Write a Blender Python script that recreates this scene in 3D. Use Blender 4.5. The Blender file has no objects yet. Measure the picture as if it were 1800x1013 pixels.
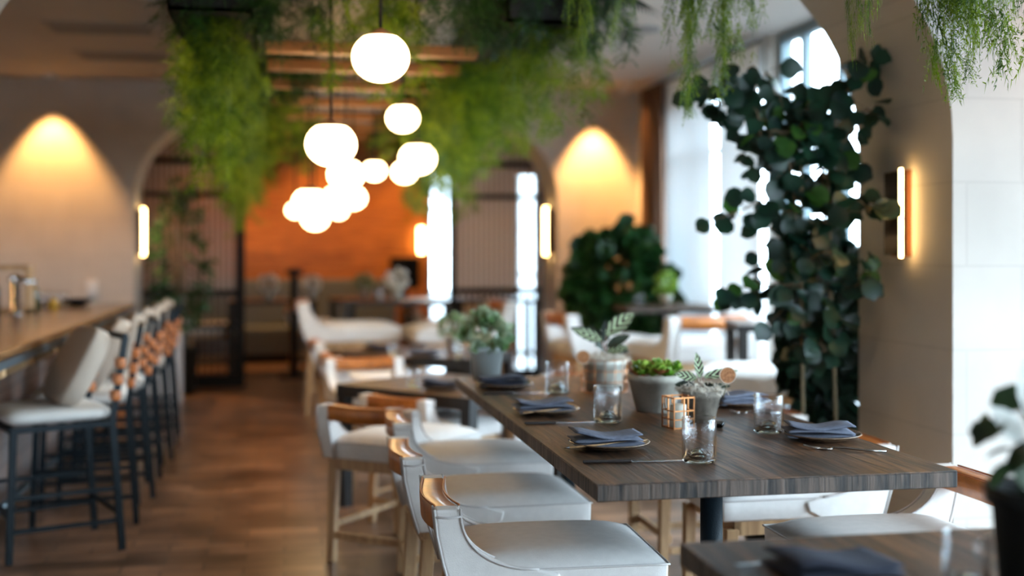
import bpy, math, random
from mathutils import Vector, Matrix
R = math.radians
rnd = random.Random(7)
sc = bpy.context.scene
COL = sc.collection

# ---------------------------------------------------------------- camera
EYE = 1.6
FPX = 2080.0
YAW = math.atan(400 / FPX)
CT, ST = math.cos(YAW), math.sin(YAW)
cam_d = bpy.data.cameras.new('camera')
cam = bpy.data.objects.new('camera', cam_d)
COL.objects.link(cam)
cam.location = (0, 0, EYE)
cam.rotation_euler = (R(90), 0, -YAW)
cam_d.sensor_width = 36
cam_d.lens = FPX / 1800 * 36
cam_d.shift_y = -69.5 / 1800
cam_d.clip_start = 0.05
cam_d.dof.use_dof = True
cam_d.dof.focus_distance = 3.8
cam_d.dof.aperture_fstop = 0.95
sc.camera = cam

# ---------------------------------------------------------------- world, exposure
w = bpy.data.worlds.new('world'); sc.world = w
w.use_nodes = True
wn = w.node_tree
bg = wn.nodes['Background']
bg.inputs[0].default_value = (0.66, 0.84, 1.0, 1)
bg.inputs[1].default_value = 15.0
sc.view_settings.view_transform = 'Standard'
sc.view_settings.look = 'None'
sc.view_settings.gamma = 1
sc.view_settings.use_curve_mapping = False
sc.view_settings.exposure = 0.75
cy = sc.cycles
cy.use_denoising = True
cy.max_bounces = 20
cy.transparent_max_bounces = 16
cy.transmission_bounces = 20
cy.diffuse_bounces = 5
cy.sample_clamp_indirect = 6
cy.caustics_reflective = False
cy.caustics_refractive = False
cy.blur_glossy = 1.0


def P(px, py, z):
    """floor plan point seen at a photo pixel, on the level z"""
    zc = (EYE - z) * FPX / (py - 437)
    X = (px - 500) * CT * zc / FPX
    return Vector((X, (zc - ST * X) / CT, z))


def Q(px, py, zc):
    X = (px - 500) * CT * zc / FPX
    return Vector((X, (zc - ST * X) / CT, EYE - (py - 437) * zc / FPX))


# portals: where daylight enters (windows of the place)
def portal(name, loc, rot, sx, sy):
    d = bpy.data.lights.new(name, 'AREA'); d.shape = 'RECTANGLE'; d.size = sx; d.size_y = sy
    d.cycles.is_portal = True
    o = bpy.data.objects.new(name, d); COL.objects.link(o)
    o.location = loc; o.rotation_euler = rot


portal('daylight_portal', (4.3, 9.5, 1.7), (0, R(90), 0), 3.4, 6.0)
portal('daylight_portal', (3.7, -4.35, 1.6), (R(-90), 0, 0), 2.6, 2.6)
portal('daylight_portal', (5.35, 1.65, 1.6), (0, R(90), 0), 2.8, 5.5)


def spot(name, loc, power, color, size=70, blend=0.6, rad=0.03, target=None):
    d = bpy.data.lights.new(name, 'SPOT')
    d.energy = power; d.color = color; d.spot_size = R(size); d.spot_blend = blend; d.shadow_soft_size = rad
    o = bpy.data.objects.new(name, d); COL.objects.link(o)
    o.location = loc
    if target:
        o.rotation_euler = (Vector(target) - Vector(loc)).to_track_quat('-Z', 'Y').to_euler()
    return o


# ---------------------------------------------------------------- materials
MATS = {}


def mat(name, col, rough=0.6, metal=0.0, var=0.0, vscale=8.0, col2=None, bump=0.0, bscale=60.0,
        stretch=None, emit=0, ecol=None, trans=0.0, ior=1.45, spec=None, coat=0, sss=0):
    if name in MATS:
        return MATS[name]
    m = bpy.data.materials.new(name); m.use_nodes = True
    nt = m.node_tree; b = nt.nodes['Principled BSDF']
    b.inputs['Base Color'].default_value = (*col, 1)
    b.inputs['Roughness'].default_value = rough
    b.inputs['Metallic'].default_value = metal
    b.inputs['Transmission Weight'].default_value = trans
    b.inputs['IOR'].default_value = ior
    if spec is not None:
        b.inputs['Specular IOR Level'].default_value = spec
    if coat:
        b.inputs['Coat Weight'].default_value = coat
        b.inputs['Coat Roughness'].default_value = 0.15
    if emit:
        b.inputs['Emission Color'].default_value = (*(ecol or col), 1)
        b.inputs['Emission Strength'].default_value = emit
    tc = None
    if var or col2 or bump:
        tc = nt.nodes.new('ShaderNodeTexCoord')
        mp = nt.nodes.new('ShaderNodeMapping')
        nt.links.new(tc.outputs['Object'], mp.inputs[0])
        if stretch:
            mp.inputs['Scale'].default_value = stretch
    if var or col2:
        n = nt.nodes.new('ShaderNodeTexNoise'); n.inputs['Scale'].default_value = vscale
        n.inputs['Detail'].default_value = 5
        nt.links.new(mp.outputs[0], n.inputs['Vector'])
        rmp = nt.nodes.new('ShaderNodeValToRGB')
        c2 = col2 or tuple(c * (1 - var) for c in col)
        rmp.color_ramp.elements[0].position = 0.35; rmp.color_ramp.elements[1].position = 0.65
        rmp.color_ramp.elements[0].color = (*c2, 1); rmp.color_ramp.elements[1].color = (*col, 1)
        nt.links.new(n.outputs[0], rmp.inputs[0])
        nt.links.new(rmp.outputs[0], b.inputs['Base Color'])
    if bump:
        n2 = nt.nodes.new('ShaderNodeTexNoise'); n2.inputs['Scale'].default_value = bscale
        n2.inputs['Detail'].default_value = 3
        nt.links.new(mp.outputs[0], n2.inputs['Vector'])
        bp = nt.nodes.new('ShaderNodeBump'); bp.inputs['Strength'].default_value = bump
        bp.inputs['Distance'].default_value = 0.004
        nt.links.new(n2.outputs[0], bp.inputs['Height'])
        nt.links.new(bp.outputs[0], b.inputs['Normal'])
    MATS[name] = m
    return m


def leafmat(name, c1, c2, transl=0.35, rough=0.45, vscale=9.0):
    """leaf: diffuse+gloss with translucency, colour varies from leaf to leaf"""
    m = bpy.data.materials.new(name); m.use_nodes = True
    nt = m.node_tree; N = nt.nodes; L = nt.links
    b = N['Principled BSDF']; b.inputs['Roughness'].default_value = rough
    tc = N.new('ShaderNodeTexCoord'); n = N.new('ShaderNodeTexNoise'); n.inputs['Scale'].default_value = vscale
    L.new(tc.outputs['Object'], n.inputs['Vector'])
    r = N.new('ShaderNodeValToRGB')
    r.color_ramp.elements[0].position = 0.38; r.color_ramp.elements[1].position = 0.62
    r.color_ramp.elements[0].color = (*c1, 1); r.color_ramp.elements[1].color = (*c2, 1)
    L.new(n.outputs[0], r.inputs[0]); L.new(r.outputs[0], b.inputs['Base Color'])
    t = N.new('ShaderNodeBsdfTranslucent'); L.new(r.outputs[0], t.inputs[0])
    mx = N.new('ShaderNodeMixShader'); mx.inputs[0].default_value = transl
    L.new(b.outputs[0], mx.inputs[1]); L.new(t.outputs[0], mx.inputs[2])
    L.new(mx.outputs[0], N['Material Output'].inputs[0])
    MATS[name] = m
    return m


def brickmat(name, c1, c2, mortar, scale, bw, bh, msize=0.012, rough=0.6, bump=0.3, vec='xy', noise=0.5, offset=0.5, nscale=2.0):
    m = bpy.data.materials.new(name); m.use_nodes = True
    nt = m.node_tree; N = nt.nodes; L = nt.links
    b = N['Principled BSDF']; b.inputs['Roughness'].default_value = rough
    tc = N.new('ShaderNodeTexCoord')
    sp = N.new('ShaderNodeSeparateXYZ'); cb = N.new('ShaderNodeCombineXYZ')
    L.new(tc.outputs['Object'], sp.inputs[0])
    ix = {'x': 0, 'y': 1, 'z': 2}
    L.new(sp.outputs[ix[vec[0]]], cb.inputs[0]); L.new(sp.outputs[ix[vec[1]]], cb.inputs[1])
    bt = N.new('ShaderNodeTexBrick')
    bt.offset = offset
    bt.inputs['Color1'].default_value = (*c1, 1); bt.inputs['Color2'].default_value = (*c2, 1)
    bt.inputs['Mortar'].default_value = (*mortar, 1)
    bt.inputs['Scale'].default_value = scale; bt.inputs['Mortar Size'].default_value = msize
    bt.inputs['Brick Width'].default_value = bw; bt.inputs['Row Height'].default_value = bh
    L.new(cb.outputs[0], bt.inputs['Vector'])
    n = N.new('ShaderNodeTexNoise'); n.inputs['Scale'].default_value = nscale; n.inputs['Detail'].default_value = 8
    L.new(tc.outputs['Object'], n.inputs['Vector'])
    mr = N.new('ShaderNodeMapRange'); mr.inputs[1].default_value = .3; mr.inputs[2].default_value = .7
    mr.inputs[3].default_value = 1 - noise; mr.inputs[4].default_value = 1 + noise * .4
    L.new(n.outputs[0], mr.inputs[0])
    mul = N.new('ShaderNodeMix'); mul.data_type = 'RGBA'; mul.blend_type = 'MULTIPLY'; mul.inputs[0].default_value = 1
    L.new(bt.outputs[0], mul.inputs[6]); L.new(mr.outputs[0], mul.inputs[7])
    L.new(mul.outputs[2], b.inputs['Base Color'])
    if bump:
        bp = N.new('ShaderNodeBump'); bp.inputs['Strength'].default_value = bump; bp.inputs['Distance'].default_value = .004
        bp.invert = True
        L.new(bt.outputs['Fac'], bp.inputs['Height']); L.new(bp.outputs[0], b.inputs['Normal'])
    MATS[name] = m
    return m


def glassmat(name, tint=(1, 1, 1), gl=0.08, rough=0.02):
    """window pane: lets daylight through, with a faint reflection"""
    m = bpy.data.materials.new(name); m.use_nodes = True
    nt = m.node_tree; N = nt.nodes; L = nt.links
    N.remove(N['Principled BSDF'])
    t = N.new('ShaderNodeBsdfTransparent'); t.inputs[0].default_value = (*tint, 1)
    g = N.new('ShaderNodeBsdfGlossy'); g.inputs['Roughness'].default_value = rough
    mx = N.new('ShaderNodeMixShader'); mx.inputs[0].default_value = gl
    L.new(t.outputs[0], mx.inputs[1]); L.new(g.outputs[0], mx.inputs[2])
    L.new(mx.outputs[0], N['Material Output'].inputs[0])
    MATS[name] = m
    return m


def sheermat(name, col, clear, fold=0, through=.65):
    m = bpy.data.materials.new(name); m.use_nodes = True
    nt = m.node_tree; N = nt.nodes; L = nt.links
    N.remove(N['Principled BSDF'])
    t = N.new('ShaderNodeBsdfTransparent')
    d = N.new('ShaderNodeBsdfDiffuse'); d.inputs[0].default_value = (*col, 1)
    tr = N.new('ShaderNodeBsdfTranslucent'); tr.inputs[0].default_value = (*col, 1)
    m1 = N.new('ShaderNodeMixShader'); m1.inputs[0].default_value = through
    m2 = N.new('ShaderNodeMixShader'); m2.inputs[0].default_value = 1 - clear
    L.new(d.outputs[0], m1.inputs[1]); L.new(tr.outputs[0], m1.inputs[2])
    L.new(t.outputs[0], m2.inputs[1]); L.new(m1.outputs[0], m2.inputs[2])
    if fold:
        tc = N.new('ShaderNodeTexCoord'); wv = N.new('ShaderNodeTexWave'); wv.bands_direction = 'X'
        wv.inputs['Scale'].default_value = fold; wv.inputs['Distortion'].default_value = 0
        L.new(tc.outputs['Object'], wv.inputs['Vector'])
        mr = N.new('ShaderNodeMapRange'); mr.inputs[3].default_value = 1 - clear - .2; mr.inputs[4].default_value = 1 - clear + .2
        L.new(wv.outputs['Fac'], mr.inputs[0]); L.new(mr.outputs[0], m2.inputs[0])
    L.new(m2.outputs[0], N['Material Output'].inputs[0])
    MATS[name] = m
    return m


def woodmat(name, dark, light, rough=0.4, scale=(14, 1.2, 14), plank=0.0, axis='x', bump=0.25, coat=0, pl_var=.35, mortar_k=.35):
    """long-grained timber; plank>0 adds boards of that width laid along the other axis"""
    m = bpy.data.materials.new(name); m.use_nodes = True
    nt = m.node_tree; N = nt.nodes; L = nt.links
    b = N['Principled BSDF']; b.inputs['Roughness'].default_value = rough
    if coat:
        b.inputs['Coat Weight'].default_value = coat; b.inputs['Coat Roughness'].default_value = .2
    tc = N.new('ShaderNodeTexCoord'); mp = N.new('ShaderNodeMapping'); mp.inputs['Scale'].default_value = scale
    L.new(tc.outputs['Object'], mp.inputs[0])
    n = N.new('ShaderNodeTexNoise'); n.inputs['Scale'].default_value = 3; n.inputs['Detail'].default_value = 9
    n.inputs['Roughness'].default_value = .65; n.inputs['Distortion'].default_value = .6
    L.new(mp.outputs[0], n.inputs['Vector'])
    r = N.new('ShaderNodeValToRGB')
    r.color_ramp.elements[0].position = .38; r.color_ramp.elements[1].position = .62
    r.color_ramp.elements[0].color = (*dark, 1); r.color_ramp.elements[1].color = (*light, 1)
    L.new(n.outputs[0], r.inputs[0])
    out = r.outputs[0]
    if plank:
        sp = N.new('ShaderNodeSeparateXYZ'); cb = N.new('ShaderNodeCombineXYZ')
        L.new(tc.outputs['Object'], sp.inputs[0])
        a = {'x': (1, 0), 'y': (0, 1), 'z': (0, 2), 'Z': (1, 2)}[axis]
        L.new(sp.outputs[a[0]], cb.inputs[0]); L.new(sp.outputs[a[1]], cb.inputs[1])
        bt = N.new('ShaderNodeTexBrick'); bt.inputs['Scale'].default_value = 1
        bt.inputs['Brick Width'].default_value = plank * 9; bt.inputs['Row Height'].default_value = plank
        bt.inputs['Mortar Size'].default_value = .0028
        bt.inputs['Color1'].default_value = (1 + pl_var * .6,) * 3 + (1,); bt.inputs['Color2'].default_value = (1 - pl_var,) * 3 + (1,)
        bt.inputs['Mortar'].default_value = (mortar_k,) * 3 + (1,)
        L.new(cb.outputs[0], bt.inputs['Vector'])
        mul = N.new('ShaderNodeMix'); mul.data_type = 'RGBA'; mul.blend_type = 'MULTIPLY'; mul.inputs[0].default_value = 1
        L.new(out, mul.inputs[6]); L.new(bt.outputs[0], mul.inputs[7])
        out = mul.outputs[2]
    L.new(out, b.inputs['Base Color'])
    if bump:
        bp = N.new('ShaderNodeBump'); bp.inputs['Strength'].default_value = bump; bp.inputs['Distance'].default_value = .004
        L.new(n.outputs[0], bp.inputs['Height']); L.new(bp.outputs[0], b.inputs['Normal'])
    MATS[name] = m
    return m


plaster = brickmat('plaster_wall', (.54, .485, .435), (.525, .475, .425), (.48, .43, .385), 1, .55, .38, .006, .75, .25, 'xz', .12)
plaster_y = brickmat('plaster_wall_side', (.54, .485, .435), (.525, .475, .425), (.50, .45, .40), 1, .9, .6, .002, .75, .1, 'yz', .12)
ceil_m = mat('ceiling_paint', (.50, .45, .41), .8, var=.10, vscale=1.2)
floor_m = brickmat('floor_tile', (.36, .205, .13), (.15, .085, .052), (.11, .075, .055), 1, .40, .135, .006, .30, .35, 'xy', .6, nscale=2.3)
tbl_m = woodmat('dark_table_wood', (.012, .006, .003), (.19, .088, .038), .42, (13, .9, 13), .118, 'x', .8, pl_var=.45)
tbl_end = woodmat('sawn_end_grain', (.008, .006, .005), (.13, .088, .066), .65, (17, 17, .8), 0, 'x', 1.0)
tbl_black = woodmat('black_table_edge', (.006, .005, .005), (.018, .014, .012), .6, (8, 8, 1), 0, 'x', .3)
oak = woodmat('light_oak', (.36, .20, .095), (.55, .34, .17), .5, (10, 10, 1.2), 0, 'x', .15)
fabric = mat('cream_fabric', (.78, .74, .71), .9, var=.06, vscale=30, bump=.35, bscale=420)
fabric_in = fabric
piping_m = mat('piping_cord', (.60, .56, .54), .9)
leather = mat('tan_leather', (.55, .17, .028), .38, var=.35, vscale=14, bump=.2, bscale=120, coat=.2)
leather_b = mat('orange_leather', (.52, .16, .04), .4, var=.3, vscale=20)
steel = mat('dark_steel', (.006, .012, .017), .5, metal=0, spec=.25, bump=.25, bscale=150)
black = mat('black_paint', (.008, .008, .009), .6, spec=.2)
planter_m = mat('planter_black', (.010, .011, .010), .7)
shaded_cushion = mat('cushion_in_shade', (.47, .39, .32), .85, bump=.2, bscale=300)  # shade on the stool back cushions, put into a tanner colour
cushion = mat('white_cushion', (.62, .60, .57), .85, bump=.2, bscale=300)
bar_wood = woodmat('bar_top_wood', (.12, .055, .022), (.34, .17, .07), .22, (9, 1.0, 9), .2, 'x', .15, coat=.3)
bar_tile = brickmat('bar_tile', (.34, .20, .15), (.24, .22, .22), (.07, .06, .06), 1, .05, .11, .006, .4, .4, 'yz', .35)
bar_edge = mat('bar_edge_metal', (.12, .15, .17), .35, metal=.6)
amber = woodmat('amber_wood_wall', (.36, .11, .018), (.62, .22, .04), .5, (1.0, 10, 10), .22, 'z', .15, pl_var=.22, mortar_k=.6)
slatwood = woodmat('slat_wood', (.30, .12, .035), (.48, .21, .07), .5, (1, 10, 10), 0, 'x', .1)
plate_m = mat('brown_stoneware', (.22, .14, .09), .25, var=.3, vscale=40, coat=.5)
napkin_m = mat('blue_grey_linen', (.155, .168, .222), .95, var=.22, vscale=50, bump=.6, bscale=500)
napkin_d = mat('dark_linen', (.030, .034, .055), .95, bump=.5, bscale=400)
cutlery_m = mat('cutlery_steel', (.55, .56, .58), .22, metal=1)
handle_m = mat('dark_handle', (.03, .022, .02), .35)
clay = mat('weathered_clay', (.30, .25, .20), .85, var=.45, vscale=22, bump=.5, bscale=90)
whitepot = mat('limewashed_pot', (.58, .54, .46), .85, var=.32, vscale=11, bump=.4, bscale=70)
creampot = mat('cream_ceramic', (.78, .75, .66), .5, var=.08)
copper = mat('copper_wire', (.62, .26, .10), .3, metal=.9)
candle_m = mat('candle_wax', (.78, .72, .60), .6)
soil = mat('potting_soil', (.03, .022, .016), .95)
moss_m = mat('dried_moss', (.78, .70, .60), .9)
cork = mat('cork_disc', (.50, .21, .08), .7, col2=(.26, .09, .03), vscale=130)
frame_w = mat('window_frame_grey', (.16, .22, .25), .5)
glass = mat('clear_glass', (1, 1, 1), .0, trans=1, ior=1.46)
glass_g = mat('green_glass', (.92, 1, .97), .0, trans=1, ior=1.48)
pane = glassmat('window_pane', (.98, 1, 1), .06)
fluted = sheermat('fluted_glass', (.62, .52, .46), .42, 5)
sheer = sheermat('sheer_voile', (.90, .92, .94), .0, 0, .085)
drape_m = mat('brown_drape', (.20, .105, .065), .9, bump=.2)
globe_m = mat('opal_globe_lit', (1, .9, .7), .3, emit=10, ecol=(1.0, .66, .30))
strip_m = mat('sconce_strip_lit', (1, .9, .7), .3, emit=20, ecol=(1.0, .62, .22))
lampface = mat('downlight_lit', (1, .9, .7), .3, emit=30, ecol=(1.0, .60, .28))
sconce_b = mat('sconce_bronze', (.030, .018, .013), .4, metal=.5)
sconce_c = mat('sconce_copper_edge', (.30, .11, .045), .5, metal=.4)
cap_m = mat('pendant_cap_copper', (.38, .20, .13), .4, metal=.7)
whitep = mat('white_paint', (.70, .70, .70), .5)
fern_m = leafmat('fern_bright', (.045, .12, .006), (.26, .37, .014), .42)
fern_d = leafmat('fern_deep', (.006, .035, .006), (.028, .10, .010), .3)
frond_m = leafmat('shaded_frond', (.004, .018, .012), (.010, .035, .020), .1)  # the spiky ferns' shadow is put into this leaf colour
vine_m = leafmat('vine_leaf', (.003, .018, .012), (.010, .050, .026), .12, .4, 6)
vine_l = leafmat('vine_leaf_light', (.03, .10, .015), (.07, .17, .03), .4, .4, 6)
bush_m = leafmat('bush_leaf', (.010, .045, .015), (.035, .12, .03), .2, .4, 7)
succ_m = leafmat('succulent_leaf', (.12, .30, .02), (.42, .55, .10), .3, .4, 30)
succ_r = leafmat('succulent_red_tip', (.30, .06, .03), (.40, .16, .05), .3, .4, 30)
stem_m = mat('woody_stem', (.20, .14, .08), .8, var=.4, vscale=30)
stake_m = mat('bamboo_stake', (.20, .16, .09), .6, var=.3, vscale=20)
pave_m = mat('street_paving', (.14, .14, .14), .9, var=.1)
flower_m = mat('white_petal', (.80, .80, .74), .7)


def calathea_mat():
    m = bpy.data.materials.new('calathea_leaf'); m.use_nodes = True
    nt = m.node_tree; N = nt.nodes; L = nt.links
    b = N['Principled BSDF']; b.inputs['Roughness'].default_value = .6; b.inputs['Specular IOR Level'].default_value = .2
    uv = N.new('ShaderNodeTexCoord'); sp = N.new('ShaderNodeSeparateXYZ'); L.new(uv.outputs['UV'], sp.inputs[0])
    ab = N.new('ShaderNodeMath'); ab.operation = 'ABSOLUTE'
    s1 = N.new('ShaderNodeMath'); s1.operation = 'SUBTRACT'; s1.inputs[1].default_value = .5
    L.new(sp.outputs[1], s1.inputs[0]); L.new(s1.outputs[0], ab.inputs[0])
    m1 = N.new('ShaderNodeMath'); m1.operation = 'MULTIPLY'; m1.inputs[1].default_value = 30; L.new(sp.outputs[0], m1.inputs[0])
    m2 = N.new('ShaderNodeMath'); m2.operation = 'MULTIPLY'; m2.inputs[1].default_value = 16; L.new(ab.outputs[0], m2.inputs[0])
    s2 = N.new('ShaderNodeMath'); s2.operation = 'SUBTRACT'; L.new(m1.outputs[0], s2.inputs[0]); L.new(m2.outputs[0], s2.inputs[1])
    si = N.new('ShaderNodeMath'); si.operation = 'SINE'; L.new(s2.outputs[0], si.inputs[0])
    r = N.new('ShaderNodeValToRGB')
    e = r.color_ramp.elements
    e[0].position = .58; e[0].color = (.035, .012, .014, 1); e[1].position = .66; e[1].color = (.42, .52, .30, 1)
    mr = N.new('ShaderNodeMapRange'); mr.inputs[1].default_value = -1; mr.inputs[2].default_value = 1
    L.new(si.outputs[0], mr.inputs[0]); L.new(mr.outputs[0], r.inputs[0])
    L.new(r.outputs[0], b.inputs['Base Color'])
    MATS['calathea_leaf'] = m
    return m


calathea = calathea_mat()
cal_under = leafmat('calathea_dark_leaf', (.012, .022, .014), (.035, .05, .03), .1)


# ---------------------------------------------------------------- mesh builder
class MB:
    def __init__(s):
        s.v = []; s.f = []; s.uv = None

    def add(s, vs, fs):
        o = len(s.v); s.v += [tuple(v) for v in vs]; s.f += [tuple(i + o for i in f) for f in fs]
        return s

    def box(s, a, b, M=None):
        x0, y0, z0 = a; x1, y1, z1 = b
        vs = [Vector(p) for p in ((x0, y0, z0), (x1, y0, z0), (x1, y1, z0), (x0, y1, z0), (x0, y0, z1), (x1, y0, z1), (x1, y1, z1), (x0, y1, z1))]
        if M: vs = [M @ v for v in vs]
        return s.add(vs, [(0, 3, 2, 1), (4, 5, 6, 7), (0, 1, 5, 4), (1, 2, 6, 5), (2, 3, 7, 6), (3, 0, 4, 7)])

    def bar(s, p, q, wx, wy=None, w2=None, up=(0, 0, 1)):
        """square bar from p to q"""
        p = Vector(p); q = Vector(q); wy = wy or wx
        d = (q - p).normalized(); u = Vector(up)
        if abs(d.dot(u)) > .95: u = Vector((1, 0, 0))
        a = d.cross(u).normalized(); b = a.cross(d).normalized()
        k = w2 or 1
        vs = []
        for c, t in ((p, 1), (q, k)):
            for sx, sy in ((-1, -1), (1, -1), (1, 1), (-1, 1)):
                vs.append(c + a * sx * wx / 2 * t + b * sy * wy / 2 * t)
        return s.add(vs, [(3, 2, 1, 0), (4, 5, 6, 7), (0, 1, 5, 4), (1, 2, 6, 5), (2, 3, 7, 6), (3, 0, 4, 7)])

    def tube(s, pts, r, n=8, r2=None, cap=True):
        pts = [Vector(p) for p in pts]; m = len(pts); base = len(s.v)
        ua = None
        for i, p in enumerate(pts):
            d = (pts[min(i + 1, m - 1)] - pts[max(i - 1, 0)]).normalized()
            if ua is None:
                ua = d.orthogonal().normalized()
            else:
                ua = (ua - d * ua.dot(d)).normalized()
            ub = d.cross(ua)
            rr = r if r2 is None else r + (r2 - r) * i / (m - 1)
            for k in range(n):
                a = 2 * math.pi * k / n
                s.v.append(tuple(p + ua * math.cos(a) * rr + ub * math.sin(a) * rr))
        for i in range(m - 1):
            for k in range(n):
                a = base + i * n + k; b = base + i * n + (k + 1) % n
                s.f.append((a, b, b + n, a + n))
        if cap:
            s.f.append(tuple(base + k for k in reversed(range(n)))); s.f.append(tuple(base + (m - 1) * n + k for k in range(n)))
        return s

    def lathe(s, prof, n=32, c=(0, 0, 0), close=False):
        base = len(s.v); m = len(prof)
        for r, z in prof:
            for k in range(n):
                a = 2 * math.pi * k / n
                s.v.append((c[0] + r * math.cos(a), c[1] + r * math.sin(a), c[2] + z))
        for i in range(m - 1 if not close else m):
            j = (i + 1) % m
            for k in range(n):
                s.f.append((base + i * n + k, base + i * n + (k + 1) % n, base + j * n + (k + 1) % n, base + j * n + k))
        if not close:
            if prof[0][0] > 1e-5: s.f.append(tuple(base + k for k in reversed(range(n))))
            if prof[-1][0] > 1e-5: s.f.append(tuple(base + (m - 1) * n + k for k in range(n)))
        return s

    def prism(s, poly, d0, d1, plane='xz'):
        """polygon in a plane, extruded along the third axis"""
        def mk(a, b, d):
            return {'xz': (a, d, b), 'xy': (a, b, d), 'yz': (d, a, b)}[plane]
        n = len(poly); base = len(s.v)
        for d in (d0, d1):
            for a, b in poly: s.v.append(mk(a, b, d))
        s.f.append(tuple(base + i for i in range(n))); s.f.append(tuple(base + n + i for i in reversed(range(n))))
        for i in range(n):
            j = (i + 1) % n
            s.f.append((base + i, base + n + i, base + n + j, base + j))
        return s

    def build(s, name, m, parent=None, smooth=False, bevel=0, loc=None, sub=0, rot=None, seg=2):
        me = bpy.data.meshes.new(name)
        me.from_pydata(s.v, [], s.f)
        me.materials.append(m)
        me.validate()
        import bmesh
        bm = bmesh.new(); bm.from_mesh(me)
        bmesh.ops.recalc_face_normals(bm, faces=bm.faces)
        bm.to_mesh(me); bm.free()
        if smooth:
            for p in me.polygons: p.use_smooth = True
        o = bpy.data.objects.new(name, me); COL.objects.link(o)
        if parent: o.parent = parent
        if loc: o.location = loc
        if rot: o.rotation_euler = rot
        if bevel:
            b = o.modifiers.new('b', 'BEVEL'); b.width = bevel; b.segments = seg; b.limit_method = 'ANGLE'; b.angle_limit = R(40)
            if smooth is False and seg > 1:
                for p in me.polygons: p.use_smooth = True
                wn_ = o.modifiers.new('n', 'WEIGHTED_NORMAL')
        if sub:
            q = o.modifiers.new('s', 'SUBSURF'); q.levels = sub; q.render_levels = sub
        return o

    def raw(s, name, m, parent=None, loc=None, uvs=None):
        """many loose leaves: no clean-up"""
        me = bpy.data.meshes.new(name)
        me.from_pydata(s.v, [], s.f)
        me.materials.append(m)
        if uvs:
            l = me.uv_layers.new(name='uv')
            for lo in me.loops: l.data[lo.index].uv = uvs[lo.vertex_index]
        for p in me.polygons: p.use_smooth = True
        o = bpy.data.objects.new(name, me); COL.objects.link(o)
        if parent: o.parent = parent
        if loc: o.location = loc
        return o


def tag(o, label, cat, group=None, kind=None):
    if label: o['label'] = label
    if cat: o['category'] = cat
    if group: o['group'] = group
    if kind: o['kind'] = kind
    return o


def thing(name, label, cat, loc=(0, 0, 0), rz=0, group=None, s=1):
    o = bpy.data.objects.new(name, None); COL.objects.link(o)
    o.location = loc; o.rotation_euler = (0, 0, rz); o.scale = (s, s, s); o.empty_display_size = .1
    return tag(o, label, cat, group)


def kids(o):
    return [c for c in COL.objects if c.parent == o]


def copy_tree(o, label, loc, rz=0, group=None, s=None, parent=None):
    c = o.copy(); COL.objects.link(c)
    if parent is None:
        c.location = loc; c.rotation_euler = (0, 0, rz)
        if s is not None: c.scale = (s, s, s) if not isinstance(s, tuple) else s
        if label: c['label'] = label
        if group: c['group'] = group
    else:
        c.parent = parent
    for k in kids(o):
        copy_tree(k, None, None, parent=c)
    return c


def struct(o):
    o['kind'] = 'structure'
    return o


# ---------------------------------------------------------------- the room
CEIL = 3.38
BACKY = 13.0
def arch_poly(x0, x1, H, xl, xr, spring, top, rl, rr):
    p = [(x0, 0), (xl, 0), (xl, spring)]
    hl = top - spring
    for i in range(1, 17):
        a = math.pi / 2 * i / 16
        p.append((xl + rl - rl * math.cos(a), spring + hl * math.sin(a)))
    for i in range(0, 17):
        a = math.pi / 2 * (1 - i / 16)
        p.append((xr - rr + rr * math.cos(a), spring + hl * math.sin(a)))
    p += [(xr, 0), (x1, 0), (x1, H), (x0, H)]
    return p


struct(MB().prism([(-6, -4.2), (5.3, -4.2), (5.3, 4.86), (4.25, 5.75), (4.25, 18.2), (-6, 18.2)], -.1, 0, 'xy').build('floor', floor_m))
struct(MB().prism([(-6, -4.2), (5.3, -4.2), (5.3, 4.86), (4.25, 5.75), (4.25, 18.2), (-6, 18.2)], CEIL, CEIL + .1, 'xy').build('ceiling', ceil_m))
# great arch the camera looks through
struct(MB().prism(arch_poly(-6, 5.3, CEIL, -1.44, 2.957, 2.10, 3.2, 1.1, 1.1), 4.86, 5.75).build('wall_arch_near', plaster))
# back wall with the wide arch
struct(MB().prism(arch_poly(-6, 4.15, CEIL, -1.56, 3.02, 2.17, 2.97, .8, .8), BACKY, 13.75).build('wall_arch_far', plaster))
struct(MB().box((-6.1, -4.2, 0), (-6, 18.2, CEIL)).build('wall_left', plaster_y))
mb = MB(); mb.box((-6, -4.2, 0), (2.4, -4.1, CEIL)); mb.box((5.0, -4.2, 0), (7, -4.1, CEIL)); mb.box((2.4, -4.2, 0), (5.0, -4.1, .3)); mb.box((2.4, -4.2, 2.9), (5.0, -4.1, CEIL))
struct(mb.build('wall_behind', plaster))
# right wall of the dining room, with two tall windows
mb = MB()
mb.box((3.95, 11.75, 0), (4.15, 13.0, CEIL))
mb.box((3.95, 9.3, 3.06), (4.15, 11.75, CEIL))
mb.box((3.95, 9.2, 0), (4.15, 9.3, CEIL))
mb.box((3.95, 5.75, 0), (4.15, 6.1, CEIL))
mb.box((3.95, 6.1, 0), (4.15, 11.75, .06))
struct(mb.build('wall_right', plaster_y))
# right wall of the front room, glazed
mb = MB()
mb.box((5.1, -4.1, 0), (5.3, -1.0, CEIL)); mb.box((5.1, 4.3, 0), (5.3, 4.86, CEIL))
mb.box((5.1, -1.0, 0), (5.3, 4.3, .3)); mb.box((5.1, -1.0, 2.9), (5.3, 4.3, CEIL))
struct(mb.build('wall_right_front', plaster_y))
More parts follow.
